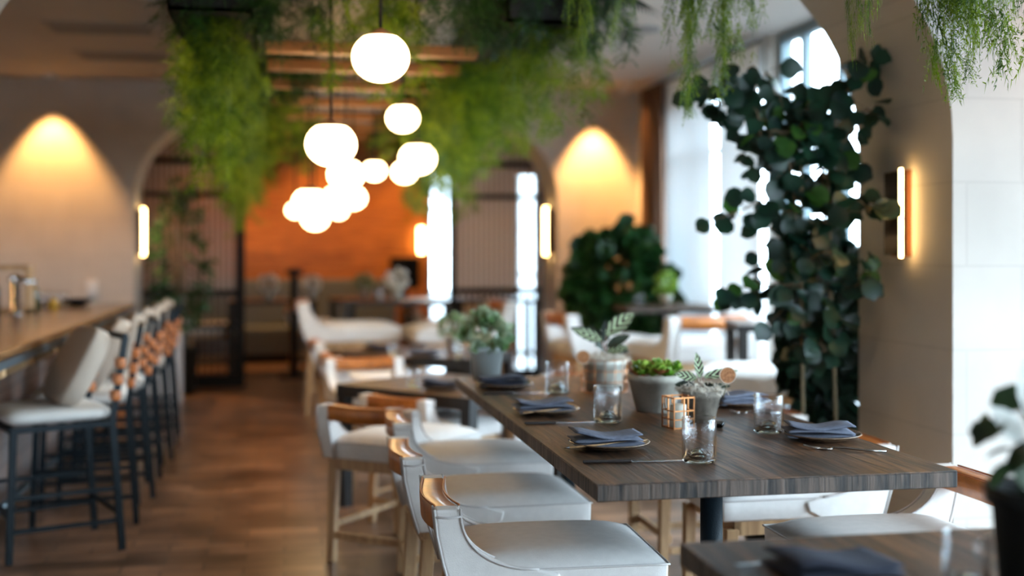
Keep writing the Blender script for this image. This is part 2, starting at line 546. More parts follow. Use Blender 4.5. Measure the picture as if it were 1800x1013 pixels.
# second room behind the far arch
struct(MB().box((-6, 17.5, 0), (2.10, 17.6, CEIL)).build('wall_back', amber))
mb = MB(); mb.box((2.46, 17.5, 0), (3.42, 17.6, CEIL)); mb.box((3.78, 17.5, 0), (4.25, 17.6, CEIL)); mb.box((2.1, 17.5, 2.75), (2.46, 17.6, CEIL)); mb.box((3.42, 17.5, 2.75), (3.78, 17.6, CEIL))
struct(mb.build('wall_back_plaster', plaster))
struct(MB().box((4.15, 13.0, 0), (4.25, 17.6, CEIL)).build('wall_right_back', plaster_y))
struct(MB().box((4.3, -30, -.25), (40, 50, -.12)).build('ground', pave_m))
struct(MB().box((-20, 17.8, -.25), (4.3, 50, -.12)).build('ground_back', pave_m))


def window(n, axis, c, a0, a1, z0, z1, ys, zs, t=.05, fm=None):
    fm = fm or frame_w
    e = bpy.data.objects.new('window_%d' % n, None); COL.objects.link(e); struct(e)
    f = MB()
    def bx(u0, u1, w0, w1, d=.04):
        if axis == 'x': f.box((c - d, u0, w0), (c + d, u1, w1))
        else: f.box((u0, c - d, w0), (u1, c + d, w1))
    bx(a0, a0 + t, z0, z1); bx(a1 - t, a1, z0, z1)
    bx(a0 + t, a1 - t, z0, z0 + t); bx(a0 + t, a1 - t, z1 - t, z1)
    for y in ys: bx(y - t / 2, y + t / 2, z0 + t, z1 - t, .034)
    for z in zs: bx(a0 + t, a1 - t, z - t / 2, z + t / 2, .03)
    f.build('window_frame', fm, e)
    g = MB()
    if axis == 'x': g.box((c + .005, a0 + t, z0 + t), (c + .011, a1 - t, z1 - t))
    else: g.box((a0 + t, c + .005, z0 + t), (a1 - t, c + .011, z1 - t))
    g.build('pane', pane, e)
    return e


window(1, 'x', 4.05, 9.3, 11.75, .06, 3.06, [10.1, 10.95], [2.53])
window(2, 'x', 4.05, 6.1, 9.2, .06, 3.37, [7.1, 8.10, 8.74], [2.53, .9], .085)
window(3, 'x', 5.2, -1.0, 4.3, .3, 2.9, [.1, 1.15, 2.2, 3.25], [2.3])
window(6, 'y', -4.15, 2.4, 5.0, .3, 2.9, [3.3, 4.15], [])
window(4, 'y', 17.55, 2.10, 2.46, 0, 2.75, [], [])
window(5, 'y', 17.55, 3.42, 3.78, 0, 2.75, [], [1.2])


def curtain(name, label, cat, x, y0, y1, z0, z1, m, amp, waves, grp=None):
    mb = MB(); n = waves * 10
    vs = []
    for z in (z0, z0 * .5 + z1 * .5, z1):
        for i in range(n + 1):
            t = i / n
            k = amp * (1 if z != z1 else .6)
            vs.append((x + k * math.sin(t * waves * 2 * math.pi) + .3 * k * math.sin(t * waves * 5.3 + z), y0 + (y1 - y0) * t, z))
    fs = []
    for r in range(2):
        for i in range(n):
            a = r * (n + 1) + i
            fs.append((a, a + 1, a + n + 2, a + n + 1))
    mb.add(vs, fs)
    o = mb.raw(name, m)
    if m is drape_m:
        q = o.modifiers.new('t', 'SOLIDIFY'); q.thickness = .006
    return tag(o, label, cat, grp)


curtain('sheer_curtain', 'white sheer curtain over the far window, beside the brown drape', 'curtain', 3.86, 10.35, 11.6, .03, 3.3, sheer, .03, 9)
curtain('sheer_curtain', 'white sheer curtain nearer the leafy climbing tree', 'curtain', 3.86, 9.25, 10.15, .03, 3.3, sheer, .03, 6)
curtain('drape', 'brown full-length drape hanging in the corner beside the window', 'curtain', 3.83, 11.72, 12.35, .02, 3.3, drape_m, .045, 5)
tag(MB().tube([(3.845, 9.2, 3.32), (3.845, 12.5, 3.32)], .014).build('curtain_rail', black, smooth=True), 'thin black rail carrying the curtains along the window wall', 'curtain rail')

# ---------------------------------------------------------------- lamps in the ceiling and on the walls
WARM = (1.0, .50, .16)
def downlight(px, X, Y, label, power, color=WARM, size=100, blend=.9, tgt=None, lit=True):
    t = thing('downlight', label, 'ceiling light', (X, Y, CEIL - .03), group='recessed ceiling downlights')
    MB().lathe([(.055, 0), (.055, .03), (.04, .03), (.04, .004)], 24).build('trim_ring', whitep, t, True)
    MB().lathe([(.039, .006), (.039, .012)], 24).build('lamp_face', lampface, t)
    if power:
        s_ = spot('downlight_beam', (X, Y, CEIL - .045), power, color, size, blend, .03, tgt or (X, Y, 0))
    return t


downlight(70, -2.36, 12.72, 'warm ceiling downlight washing the wall above the bar end', 230, WARM, 72, .55, (-2.36, 12.88, 0))
downlight(1045, 3.44, 12.72, 'warm ceiling downlight washing the wall right of the far arch', 330, WARM, 68, .55, (3.44, 12.88, 0))
downlight(1082, 3.62, 12.2, 'small ceiling downlight nearest the brown drape', 6, WARM, 90)
downlight(0, 3.62, 4.42, 'warm ceiling downlight in front of the right pier wall', 25, WARM, 95, .8, (3.6, 4.66, 0))
for i, (x, y) in enumerate(((-.9, 16.7), (.5, 16.7), (1.9, 16.7))):
    downlight(0, x, y, ('ceiling downlight over the amber timber wall, ' + ['bar side', 'middle', 'beside the tall slit window'][i]), 85, WARM, 110, .9, (x, 17.3, 0))
for x, y, tx, ty, pw, lb in ((-.95, 5.95, -.45, 6.6, 70, 'ceiling downlight aimed at the near end of the aisle-side greenery'), (-.95, 8.6, -.4, 8.9, 60, 'ceiling downlight aimed at the middle of the aisle-side greenery'),
                         (.45, 4.2, .6, 5.9, 60, 'ceiling downlight over the near end of the set table'), (1.95, 7.0, 1.3, 7.0, 60, 'ceiling downlight aimed at the window-side greenery, nearer one'), (1.95, 9.4, 1.3, 9.6, 50, 'ceiling downlight aimed at the window-side greenery, farther one'),
                         (2.1, 3.9, 2.5, 4.3, 20, 'ceiling downlight by the fern sprigs above the pier')):
    downlight(0, x, y, lb, pw, (1.0, .66, .34), 56, .9, (tx, ty, 2.35))
for i, (x, y) in enumerate(((-3.6, 9.6), (-3.4, 7.2))):
    downlight(0, x, y, 'ceiling downlight behind the bar, %s one' % ['farther', 'nearer'][i], 25, WARM, 120)


def sconce(X, Y, Z, nx, label, h=.46, w_=.17, side=0):
    """vertical sconce on a face looking along nx*x"""
    t = thing('wall_sconce', label, 'wall lamp', (X, Y, Z), group='slim vertical wall sconces')
    d = .06 * nx
    def bx(a, b): return (min(a[0], b[0]), min(a[1], b[1]), a[2]), (max(a[0], b[0]), max(a[1], b[1]), b[2])
    MB().box(*bx((0, -w_ / 2, -h / 2), (d * .25, w_ / 2, h / 2))).build('backplate', sconce_c, t)
    MB().box(*bx((d * .25, -w_ / 2 + .012, -h / 2 + .008), (d, w_ / 2 - .012, h / 2 - .008))).build('body', sconce_b, t, bevel=.002)
    if nx < 0 and w_ > .16 and side:
        MB().box(*bx((d * .80, -w_ / 2 - .006, -h / 2 - .004), (d * 1.03, -w_ / 2 + .010, h / 2 + .004))).build('light_strip', strip_m, t, bevel=.004)
    else:
        MB().box(*bx((d * .7, -.05, -h / 2 - .004), (d * 1.22, .05, h / 2 + .004))).build('light_strip', strip_m, t, bevel=.006)
    return t


sconce(2.957, 5.30, 1.77, -1, 'dark bronze wall sconce with a glowing strip on the near right pier', .42, .17, 1)
sconce(-1.56, 13.33, 1.78, 1, 'glowing wall sconce on the bar-side jamb of the far arch', .5)
sconce(3.02, 13.33, 1.80, -1, 'glowing wall sconce on the window-side jamb of the far arch', .54)
t = thing('wall_sconce', 'glowing wall sconce on the timber wall beside the slit window', 'wall lamp', (1.99, 17.49, 1.72), group='slim vertical wall sconces')
MB().box((-.05, -.03, -.2), (.05, 0, .2)).build('backplate', sconce_c, t); MB().box((-.045, -.07, -.19), (.045, -.03, .19)).build('light_strip', strip_m, t, bevel=.01)

# ceiling fittings
tag(MB().lathe([(.0, -.02), (.13, -.02), (.14, 0)], 28).build('ceiling_speaker', black, loc=(-1.53, 8.15, CEIL)), 'round black ceiling speaker above the bar stools', 'speaker')
tag(MB().lathe([(.0, -.02), (.13, -.02), (.14, 0)], 28).build('ceiling_speaker', mat('grey_grille', (.2, .2, .2), .6), loc=(2.85, 9.2, CEIL)), 'round grey ceiling speaker near the hanging sprigs, window side', 'speaker')
for k, (y, lb) in enumerate(((10.0, 'nearer'), (11.4, 'farther'))):
    t = thing('ceiling_vent', 'long beige ceiling vent over the aisle, %s one' % lb, 'vent', (-1.45, y, CEIL - .015), group='ceiling vents')
    MB().box((-.42, -.25, 0), (.42, .25, .015)).build('frame', mat('vent_beige', (.40, .33, .27), .7), t)
    for j in range(7):
        MB().box((-.38, -.2 + j * .06, -.006), (.38, -.185 + j * .06, 0)).build('slat', mat('vent_slat', (.30, .24, .19), .7), t)
tag(MB().lathe([(.0, -.05), (.05, -.05), (.065, -.01), (.065, 0)], 24).build('smoke_detector', whitep, smooth=True, loc=(3.72, 12.75, CEIL)), 'white smoke detector on the ceiling by the brown drape', 'smoke detector')
t = thing('wall_switch', 'white switch plate on the wall beyond the bar end', 'switch', (-1.98, BACKY, 1.19))
MB().box((-.055, -.02, -.08), (.055, 0, .08)).build('plate', whitep, t, bevel=.004); MB().box((-.015, -.028, -.03), (.015, -.02, .03)).build('rocker', whitep, t)

# ---------------------------------------------------------------- steel screens in the far arch
def screen(x0, x1, Y, label, zs, posts):
    t = thing('steel_screen', label, 'screen', (0, Y, 0), group='steel and fluted glass screens')
    f = MB()
    for x, ww in posts: f.box((x - ww / 2, -.03, 0), (x + ww / 2, .03, CEIL - .01))
    for z, hh in zs: f.box((x0, -.025, z - hh / 2), (x1, .025, z + hh / 2))
    f.box((x0, -.04, 0), (x1, .04, .14))
    f.build('frame', black, t)
    MB().box((x0, -.006, 1.12), (x1, .006, CEIL - .02)).build('fluted_pane', fluted, t)
    for k in range(int((x1 - x0) / .075)):
        MB().box((x0 + .04 + k * .075, -.01, .14), (x0 + .055 + k * .075, .01, 1.08)).build('baluster', black, t)
    return t


screen(-1.66, -.47, 14.05, 'black steel and fluted glass screen on the bar side', ((2.61, .07), (2.22, .06), (1.09, .07), (.70, .05)), ((-1.66, .05), (-.50, .10)))
screen(1.98, 3.1, 14.05, 'black steel and fluted glass screen on the window side', ((2.61, .07), (2.22, .06), (1.09, .07)), ((1.98, .07), (3.08, .05)))

# ---------------------------------------------------------------- bar
BX = -1.34
t = thing('bar_counter', 'long timber-topped bar with tiled front on the left', 'bar counter', (0, 0, 0))
MB().box((-2.35, 5.80, 1.055), (BX, 11.3, 1.10)).build('worktop', bar_wood, t, bevel=.008)
MB().box((BX - .02, 5.80, 1.015), (BX + .012, 11.3, 1.054)).build('edge_rail', bar_edge, t)
MB().box((-2.25, 5.85, .10), (-1.62, 11.2, 1.054)).build('tiled_front', bar_tile, t)
MB().box((-2.2, 5.9, 0), (-1.70, 11.1, .10)).build('plinth', black, t)
MB().tube([(-1.50, 5.9, .2), (-1.50, 11.1, .2)], .022).build('foot_rail', bar_edge, t, True)
for k in range(8):
    MB().prism([(-1.62, 1.0), (-1.37, 1.0), (-1.37, .96), (-1.62, .84)], 6.2 + k * .68, 6.3 + k * .68).build('bracket', oak, t)
# low pale planter wall at the bar's end
pl = MB().prism([(11.75, 0), (12.9, 0), (12.9, .74), (11.5, .74), (11.5, .22)], -1.42, -1.05, 'yz').build('low_wall', mat('pale_plaster', (.62, .60, .60), .7), bevel=.01)
tag(pl, 'pale low partition wall standing between the last stool and the far arch', 'partition')

# ---------------------------------------------------------------- bar stools
def rounded_block(mb, x0, x1, y0, y1, z0, z1, crown=.0, n=10):
    pass


def cushion_mb(lx, ly, lz, pin=.25, n=12, M=None):
    """soft box: superellipsoid"""
    mb = MB(); vs = []; e1 = .35; e2 = .28
    def sg(v, e): return math.copysign(abs(v) ** e, v)
    nu, nv = 28, 14
    for j in range(nv + 1):
        ph = -math.pi / 2 + math.pi * j / nv
        for i in range(nu):
            th = 2 * math.pi * i / nu
            x = lx / 2 * sg(math.cos(ph), e1) * sg(math.cos(th), e2)
            y = ly / 2 * sg(math.cos(ph), e1) * sg(math.sin(th), e2)
            z = lz / 2 * sg(math.sin(ph), .75)
            v = Vector((x, y, z))
            vs.append(M @ v if M else v)
    fs = [(j * nu + i, j * nu + (i + 1) % nu, (j + 1) * nu + (i + 1) % nu, (j + 1) * nu + i) for j in range(nv) for i in range(nu)]
    mb.add(vs, fs)
    return mb


def make_stool(label, loc, rz):
    t = thing('bar_stool', label, 'bar stool', loc, rz, 'bar stools along the bar')
    D, W = .25, .27
    f = MB()
    for s in (-1, 1):
        MB().bar((D + .015, s * (W + .005), 0), (D - .01, s * W * .97, .685), .034).build('leg', steel, t)
        MB().bar((-D - .05, s * (W + .005), 0), (-D, s * W * .97, .70), .034).build('leg', steel, t)
    f.bar((D, -W, .675), (D, W, .675), .028); f.bar((-D, -W, .675), (-D, W, .675), .028)
    f.bar((D, -W, .675), (-D, -W, .675), .028); f.bar((D, W, .675), (-D, W, .675), .028)
    f.build('seat_frame', steel, t)
    MB().bar((D + .01, -W, .24), (D + .01, W, .24), .026).build('footrest', steel, t)
    for s in (-1, 1):
        MB().bar((D + .01, s * W, .16), (-D - .04, s * W, .16), .022).build('stretcher', steel, t)
        MB().bar((D, s * W, .33), (-D - .03, s * W, .33), .022).build('stretcher', steel, t)
    MB().bar((-D - .035, -W, .20), (-D - .035, W, .20), .022).build('stretcher', steel, t)
    for s in (-1, 1):
        MB().bar((-D, s * W, .69), (-D - .07, s * (W - .01), 1.13), .03).build('back_post', steel, t)
    MB().bar((-D - .07, -W + .01, 1.13), (-D - .07, W - .01, 1.13), .03).build('back_rail', steel, t)
    for k in range(3):
        z = .82 + k * .085
        x = -D - .016 - k * .013
        for sy in (-1, 1):
            y0, y1 = sorted((sy * (W - .055), sy * (W + .022)))
            MB().box((x - .026, y0, z - .028), (x + .020, y1, z + .028)).build('leather_strap', leather_b, t, bevel=.012)
    cushion_mb(.54, .56, .085, M=Matrix.Translation((0.01, 0, .730))).build('seat_cushion', cushion, t, True)
    M = Matrix.Translation((-.130, 0, .965)) @ Matrix.Rotation(R(-27), 4, 'Y')
    cushion_mb(.12, .54, .45, M=M).build('back_cushion', shaded_cushion, t, True)
    return t


ORD = ['nearest', 'second', 'third', 'fourth', 'fifth', 'sixth', 'seventh', 'eighth', 'ninth', 'tenth']
st0 = None
for k in range(6):
    Y = 6.70 + .70 * k
    X = -1.17 if k else -1.23
    rz = math.pi + R([23, 6, 10, 4, 8, 3][k])
    lb = ['dark-framed bar stool with cream cushions, first of the row, fully in view',
          'cream bar stool just beyond the first one in the row', 'third cream bar stool counted from the near end of the bar',
          'fourth cream bar stool counted from the near end of the bar', 'fifth cream bar stool, next to last along the bar',
          'last bar stool at the far end, beside the pale low wall'][k]
    if k == 0: st0 = make_stool(lb, (X, Y, 0), rz)
    else: copy_tree(st0, lb, (X, Y, 0), rz)


# ---------------------------------------------------------------- strap chairs
def make_chair(label, loc, rz, top=.81, group='cream strap-back chairs'):
    """faces +x; back uprights at x about -.31"""
    t = thing('dining_chair', label, 'chair', loc, rz, group)
    W = .27; T = .065
    # legs and rails
    for s in (-1, 1):
        MB().bar((.33, s * (W - .03), 0), (.32, s * (W - .03), .50), .040, w2=1.25).build('leg', oak, t, bevel=.003, seg=1)
        MB().bar((-.30, s * (W - .03), 0), (-.27, s * (W - .03), .50), .040, w2=1.25).build('leg', oak, t, bevel=.003, seg=1)
    a = MB()
    a.box((-.27, -W + .01, .475), (.31, -W + .035, .530)); a.box((-.27, W - .035, .475), (.31, W - .01, .530))
    a.box((.285, -W + .01, .475), (.31, W - .01, .530)); a.box((-.29, -W + .01, .475), (-.265, W - .01, .530))
    a.build('seat_rail', oak, t)
    MB().bar((-.295, -W + .03, .14), (-.295, W - .03, .14), .022, .035).build('stretcher', oak, t)
    MB().bar((.295, -W + .03, .24), (.295, W - .03, .24), .022, .035).build('stretcher', oak, t)
    for s in (-1, 1):
        MB().bar((-.295, s * (W - .03), .19), (.295, s * (W - .03), .19), .022, .03).build('stretcher', oak, t)
    # seat: crowned pad
    vs = []; nx, ny = 16, 12
    x0, x1 = -.30, .365
    def top_z(u, v):
        e = (1 - abs(2 * u - 1) ** 7) * (1 - abs(2 * v - 1) ** 7)
        return .615 + .045 * e * (1 - .25 * (2 * u - 1) ** 2)
    for i in range(nx + 1):
        for j in range(ny + 1):
            u, v = i / nx, j / ny
            vs.append((x0 + (x1 - x0) * u, -W + .0 + 2 * W * v, top_z(u, v)))
    fs = [(i * (ny + 1) + j, (i + 1) * (ny + 1) + j, (i + 1) * (ny + 1) + j + 1, i * (ny + 1) + j + 1) for i in range(nx) for j in range(ny)]
    seat = MB(); seat.add(vs, fs)
    # skirt
    ring = [(i, 0) for i in range(nx + 1)] + [(nx, j) for j in range(1, ny + 1)] + [(i, ny) for i in range(nx - 1, -1, -1)] + [(0, j) for j in range(ny - 1, 0, -1)]
    b0 = len(seat.v)
    for i, j in ring:
        x, y, z = vs[i * (ny + 1) + j]; seat.v.append((x * .995, y * .99, .53))
    n = len(ring)
    for k in range(n):
        a1 = ring[k][0] * (ny + 1) + ring[k][1]; a2 = ring[(k + 1) % n][0] * (ny + 1) + ring[(k + 1) % n][1]
        seat.f.append((a1, b0 + k, b0 + (k + 1) % n, a2))
    seat.f.append(tuple(b0 + k for k in range(n)))
    so = seat.build('seat', fabric, t, True, bevel=.010)
    pp = MB(); pts = []
    for i, j in ring + [ring[0]]:
        x, y, z = vs[i * (ny + 1) + j]; pts.append((x * 1.004, y * 1.006, .614))
    pp.tube(pts, .0035, 6, cap=False).build('piping', piping_m, so, True)
    # side panels sweeping up into the uprights
    h = top
    prof_f = []
    for k in range(15):
        u = k / 14
        x = -.285 + .235 * (1 - math.sin(u * math.pi / 2)) ** 1.25
        z = .618 + (h - .618) * (1 - math.cos(u * math.pi / 2)) ** .95
        prof_f.append((x - .008 * u, z))
    back = [(-.370, h), (-.362, .73), (-.342, .64), (-.310, .53)]
    poly = [(.02, .60)] + prof_f + back + [(-.05, .53), (.01, .56)]
    for s in (-1, 1):
        y0, y1 = sorted((s * (W + .012), s * (W + .012 - T)))
        up = MB().prism(poly, y0, y1).build('side_panel', fabric, t, bevel=.010)
        pp = MB()
        for yy in (y0, y1):
            pp.tube([(x + .001, yy, z) for x, z in prof_f], .0042, 6)
            pp.tube([(x - .001, yy, z) for x, z in back], .0042, 6)
        yo = y0 if s < 0 else y1
        pp.tube([(-.368, yo - .001 * -s, h - .022), (-.33, yo + .001 * s, h - .026), (-.288, yo + .001 * s, h - .022)], .0042, 6)
        pp.build('piping', piping_m, up, True)
    # leather-covered cross bar between the two uprights, slightly bowed
    n = 14; ye = W + .012 - T + .004
    vs = []; fs = []; e1 = []; e2 = []
    for k in range(n + 1):
        y = -ye + 2 * ye * k / n
        bow = -.022 * math.cos(math.pi * (k / n - .5)); dz = -.006 * math.cos(math.pi * (k / n - .5))
        for dx, z in ((-.366, h - .075), (-.370, h - .010), (-.358, h - .001), (-.300, h - .001), (-.288, h - .010), (-.294, h - .075)):
            vs.append((dx + bow, y, z + dz))
        e1.append((-.366 + bow, y, h + .001 + dz)); e2.append((-.290 + bow, y, h + .001 + dz))
    for k in range(n):
        for q in range(6):
            fs.append((k * 6 + q, k * 6 + (q + 1) % 6, (k + 1) * 6 + (q + 1) % 6, (k + 1) * 6 + q))
    st = MB().add(vs, fs).build('back_bar', leather, t, True)
    MB().tube(e1, .0036, 6).tube(e2, .0036, 6).build('piping', leather_b, st, True)
    return t


ch0 = make_chair('cream strap-back chair at the table left side, the one nearest the camera', (.825, 3.82, 0), R(-2))
def chair(label, x, y, rz, s=1, group=None):
    return copy_tree(ch0, label, (x, y, 0), rz, group, s)


low = chair
chair('cream strap-back chair on the aisle side of the set table, middle of three', .80, 4.71, R(1))
chair('cream strap-back chair on the aisle side of the set table, farthest of three', .86, 5.60, R(-1))
chair('cream strap-back chair at the near right corner of the set table', 2.04, 3.70, R(180))
chair('cream strap-back chair tucked behind the plate with the fork, window side', 2.04, 4.64, R(180))
chair('cream strap-back chair on the window side, half hidden by the potted calathea', 2.06, 5.52, R(180))
chair('cream strap-back chair seen from behind with its leg bare, left of the set table', .61, 6.19, R(52))


# ---------------------------------------------------------------- tables
def table(name, label, loc, rz, L_, W_, z, t_=.05, group=None, legs='pedestal', edge=None):
    """L_ along local y, W_ along local x, origin at the centre"""
    T = thing(name, label, 'table', loc, rz, group)
    top = MB().box((-W_ / 2, -L_ / 2, z - t_), (W_ / 2, L_ / 2, z - .0025)).build('table_edge', edge or tbl_end, T, bevel=.003, seg=1)
    MB().box((-W_ / 2 + .001, -L_ / 2 + .001, z - .0025), (W_ / 2 - .001, L_ / 2 - .001, z)).build('tabletop', tbl_m, T)
    if legs == 'pedestal':
        for s in (-1, 1):
            yy = s * (L_ / 2 - .42)
            MB().tube([(-.06, yy, .03), (-.06, yy, z - t_ - .012)], .036, 20).build('column', steel, T, True)
            MB().box((-.36, yy - .05, z - t_ - .012), (.30, yy + .05, z - t_)).build('bracket', steel, T)
            MB().box((-.36, yy - .25, 0), (.24, yy + .25, .018)).build('foot_plate', steel, T, bevel=.003)
    else:
        for sx in (-1, 1):
            for sy in (-1, 1):
                MB().box((sx * (W_ / 2 - .04) - .035, sy * (L_ / 2 - .04) - .035, 0), (sx * (W_ / 2 - .04) + .035, sy * (L_ / 2 - .04) + .035, z - t_)).build('leg', tbl_black, T)
    return T


TZ = .94
table('communal_table', 'long dark wooden table set with plates, glasses and potted plants', (1.41, 4.60, 0), 0, 2.80, 1.106, TZ)
table('dining_table', 'dark wooden table cut by the bottom edge, nearest the camera', (1.42, 1.70, 0), 0, 1.66, 1.10, TZ)
def dtable(label, A, ang, side_a, side_b, z, **k):
    """A is the left corner; the near edge leaves it at ang degrees"""
    u = Vector((math.cos(R(ang)), math.sin(R(ang)), 0)); v = Vector((-u.y, u.x, 0))
    c = Vector((A[0], A[1], 0)) + u * side_a / 2 + v * side_b / 2
    return table('dining_table', label, c, R(ang), side_b, side_a, z, **k), c


LZ = .76
T2, c2 = dtable('black-edged table just left of the set table, turned at an angle', P(590, 675, LZ), -51, 1.12, .9, LZ, t_=.075, legs='four', edge=tbl_black)
T3, c3 = dtable('black-edged table behind the first one, toward the far arch', P(578, 622, LZ), -33, 1.25, .85, LZ, t_=.075, legs='four', edge=tbl_black)
T4, c4 = dtable('high table in front of the far arch between two white chairs', Q(600, 532, 11.9), -8, 1.1, .8, 1.07, t_=.05, legs='four', edge=tbl_black)
T5, c5 = dtable('high table by the sheer curtains with a white chair before it', P(1105, 541, 1.08), -5, .95, .8, 1.08, t_=.05, legs='pedestal')
T6, c6 = dtable('high table partly hidden behind the climbing tree by the window', P(1297, 572, 1.06), -14, .58, .75, 1.06, t_=.05, legs='four', edge=tbl_black)
print('T', c2, c3, c4, c5, c6)

chair('cream strap-back chair tucked under the angled black-edged table, behind the bare-legged one', .86, 6.95, R(40), .93)
chair('cream strap-back chair facing the camera across the angled black-edged table', .62, 8.25, R(-80))
chair('cream strap-back chair at the left end of the second black-edged table, nearer one', .66, 8.95, R(8))
chair('cream strap-back chair at the left end of the second black-edged table, farther one', .60, 10.35, R(4))
chair('cream strap-back chair seen beyond the far end of the set table', 1.80, 7.6, R(100))
chair('white strap-back chair left of the high table before the far arch', .62, 11.75, R(0), 1.34)
chair('white strap-back chair right of the high table before the far arch', 1.66, 11.45, R(185), 1.34)
chair('white strap-back chair with orange bar in front of the sheer curtains', 3.25, 9.25, R(95), 1.32)
chair('strap-back chair side-on at the high table by the sheer curtains', 2.78, 10.1, R(5), 1.28)
chair('white strap-back chair behind the climbing tree stems by the window', 3.15, 7.45, R(150), 1.25)

# second room tables and chairs
def simple(label, cat, x, y, rz, s=1): pass
for i, (x, y) in enumerate(((-.15, 15.6), (1.15, 15.9), (2.75, 15.6))):
    table('dining_table', ['dark table in the back room behind the bar-side screen', 'dark table in the back room under the amber wall', 'dark table in the back room behind the window-side screen'][i], (x, y, 0), R(90), 1.1, .75, .94, legs='four', edge=tbl_black)
    chair(['cream chair at the back room table behind the bar-side screen', 'cream chair at the back room table under the amber wall', 'cream chair behind the window-side screen'][i], x - .75, y, R(5))
sofa = thing('banquette', 'long grey-blue banquette bench against the amber timber wall', 'bench', (0, 17.1, 0))
bqm = mat('banquette_fabric', (.16, .18, .20), .9)
MB().box((-3.5, -.3, .12), (1.6, .3, .5)).build('seat', bqm, sofa, bevel=.03); MB().box((-3.5, .22, .5), (1.6, .38, 1.15)).build('backrest', bqm, sofa, bevel=.03); MB().box((-3.4, -.25, 0), (1.5, .3, .12)).build('plinth', black, sofa)
scr = thing('display_stand', 'dark square display stand before the amber wall, by the slit window', 'stand', (1.62, 16.2, 0))
MB().box((-.2, -.03, 1.05), (.2, .03, 1.48)).build('panel', black, scr, bevel=.01); MB().box((-.03, -.02, .02), (.03, .02, 1.05)).build('post', black, scr); MB().box((-.2, -.15, 0), (.2, .15, .02)).build('base', black, scr)
psn = thing('dark_upright', 'slim dark upright shape in the back room, left of the white chair', 'stand', (.12, 14.9, 0))  # stand-in for an unclear dark upright figure
MB().tube([(0, 0, .02), (0, 0, 1.3)], .05, 12).build('post', black, psn, True); MB().lathe([(.2, 0), (.2, .02), (.03, .03)], 20).build('base', black, psn); MB().lathe([(0, 1.26), (.12, 1.28), (.10, 1.34), (0, 1.36)], 16).build('head', black, psn, True)


# ---------------------------------------------------------------- tableware
def lathe_thing(name, label, cat, prof, m, loc, group=None, n=36, close=False):
    o = MB().lathe(prof, n, close=close).build(name, m, smooth=True, loc=loc)
    return tag(o, label, cat, group)


PLATE = [(0, 0), (.055, 0), (.07, .006), (.100, .019), (.112, .023), (.1145, .021), (.104, .016), (.075, .0035), (.056, -.003 + .003), (0, .0)]
PLATE = [(.0, .001), (.07, .001), (.088, .004), (.130, .021), (.134, .0235), (.132, .0255), (.127, .0245), (.084, .0085), (.068, .006), (.0, .0055)]


def napkin(name, label, loc, rz, m, lx=.232, ly=.135, layers=3, amp=.007, group=None):
    mb = MB(); z = 0
    rr = random.Random(hash(label) & 255)
    for k in range(layers):
        th = .0155
        nx, ny = 16, 6
        o1 = rr.uniform(-.004, .004); ph = rr.uniform(0, 6)
        vs = []
        for side in (0, 1):
            for i in range(nx + 1):
                for j in range(ny + 1):
                    u, v = i / nx, j / ny
                    lift = amp * (k + 1) / layers * math.sin(u * 5.2 + ph) + .012 * (k / layers) * max(0, 1 - u * 2.2)
                    edge = (1 - abs(2 * u - 1) ** 6) * (1 - abs(2 * v - 1) ** 6)
                    zz = z + th / 2 + (th / 2 * (0.25 + .75 * edge)) * (1 if side else -1) + lift
                    vs.append(((u - .5) * lx * (1 - .02 * k) + o1, (v - .5) * ly * (1 - .03 * k) + .004 * math.sin(u * 7 + k), zz))
        q = (nx + 1) * (ny + 1); fs = []
        for i in range(nx):
            for j in range(ny):
                a = i * (ny + 1) + j
                fs.append((a, a + 1, a + ny + 2, a + ny + 1)); fs.append((q + a, q + a + ny + 1, q + a + ny + 2, q + a + 1))
        for i in range(nx):
            a = i * (ny + 1); fs.append((a, a + ny + 1, q + a + ny + 1, q + a)); a += ny; fs.append((a, q + a, q + a + ny + 1, a + ny + 1))
        for j in range(ny):
            a = j; fs.append((a, q + a, q + a + 1, a + 1)); a = nx * (ny + 1) + j; fs.append((a, a + 1, q + a + 1, q + a))
        mb.add(vs, fs); z += th * .95
    o = mb.build(name, m, smooth=True, loc=loc, rot=(0, 0, rz))
    return tag(o, label, 'napkin', group or 'folded linen napkins')


def clearwall():
    m = bpy.data.materials.new('tumbler_wall'); m.use_nodes = True
    nt = m.node_tree; N = nt.nodes; L = nt.links
    N.remove(N['Principled BSDF'])
    t = N.new('ShaderNodeBsdfTransparent'); t.inputs[0].default_value = (.985, .99, 1, 1)
    g = N.new('ShaderNodeBsdfGlossy'); g.inputs['Roughness'].default_value = .02
    f = N.new('ShaderNodeLayerWeight'); f.inputs[0].default_value = .5
    n = N.new('ShaderNodeTexNoise'); n.inputs['Scale'].default_value = 14
    bp = N.new('ShaderNodeBump'); bp.inputs['Strength'].default_value = .25; bp.inputs['Distance'].default_value = .01
    L.new(n.outputs[0], bp.inputs['Height']); L.new(bp.outputs[0], g.inputs['Normal']); L.new(bp.outputs[0], f.inputs['Normal'])
    mx = N.new('ShaderNodeMixShader'); pw_ = N.new('ShaderNodeMath'); pw_.operation = 'POWER'; pw_.inputs[1].default_value = 2.4
    L.new(f.outputs['Facing'], pw_.inputs[0])
    mr = N.new('ShaderNodeMapRange'); mr.inputs[3].default_value = .05; mr.inputs[4].default_value = .92
    L.new(pw_.outputs[0], mr.inputs[0]); L.new(mr.outputs[0], mx.inputs[0])
    L.new(t.outputs[0], mx.inputs[1]); L.new(g.outputs[0], mx.inputs[2])
    L.new(mx.outputs[0], N['Material Output'].inputs[0])
    return m


wall_glass = clearwall()


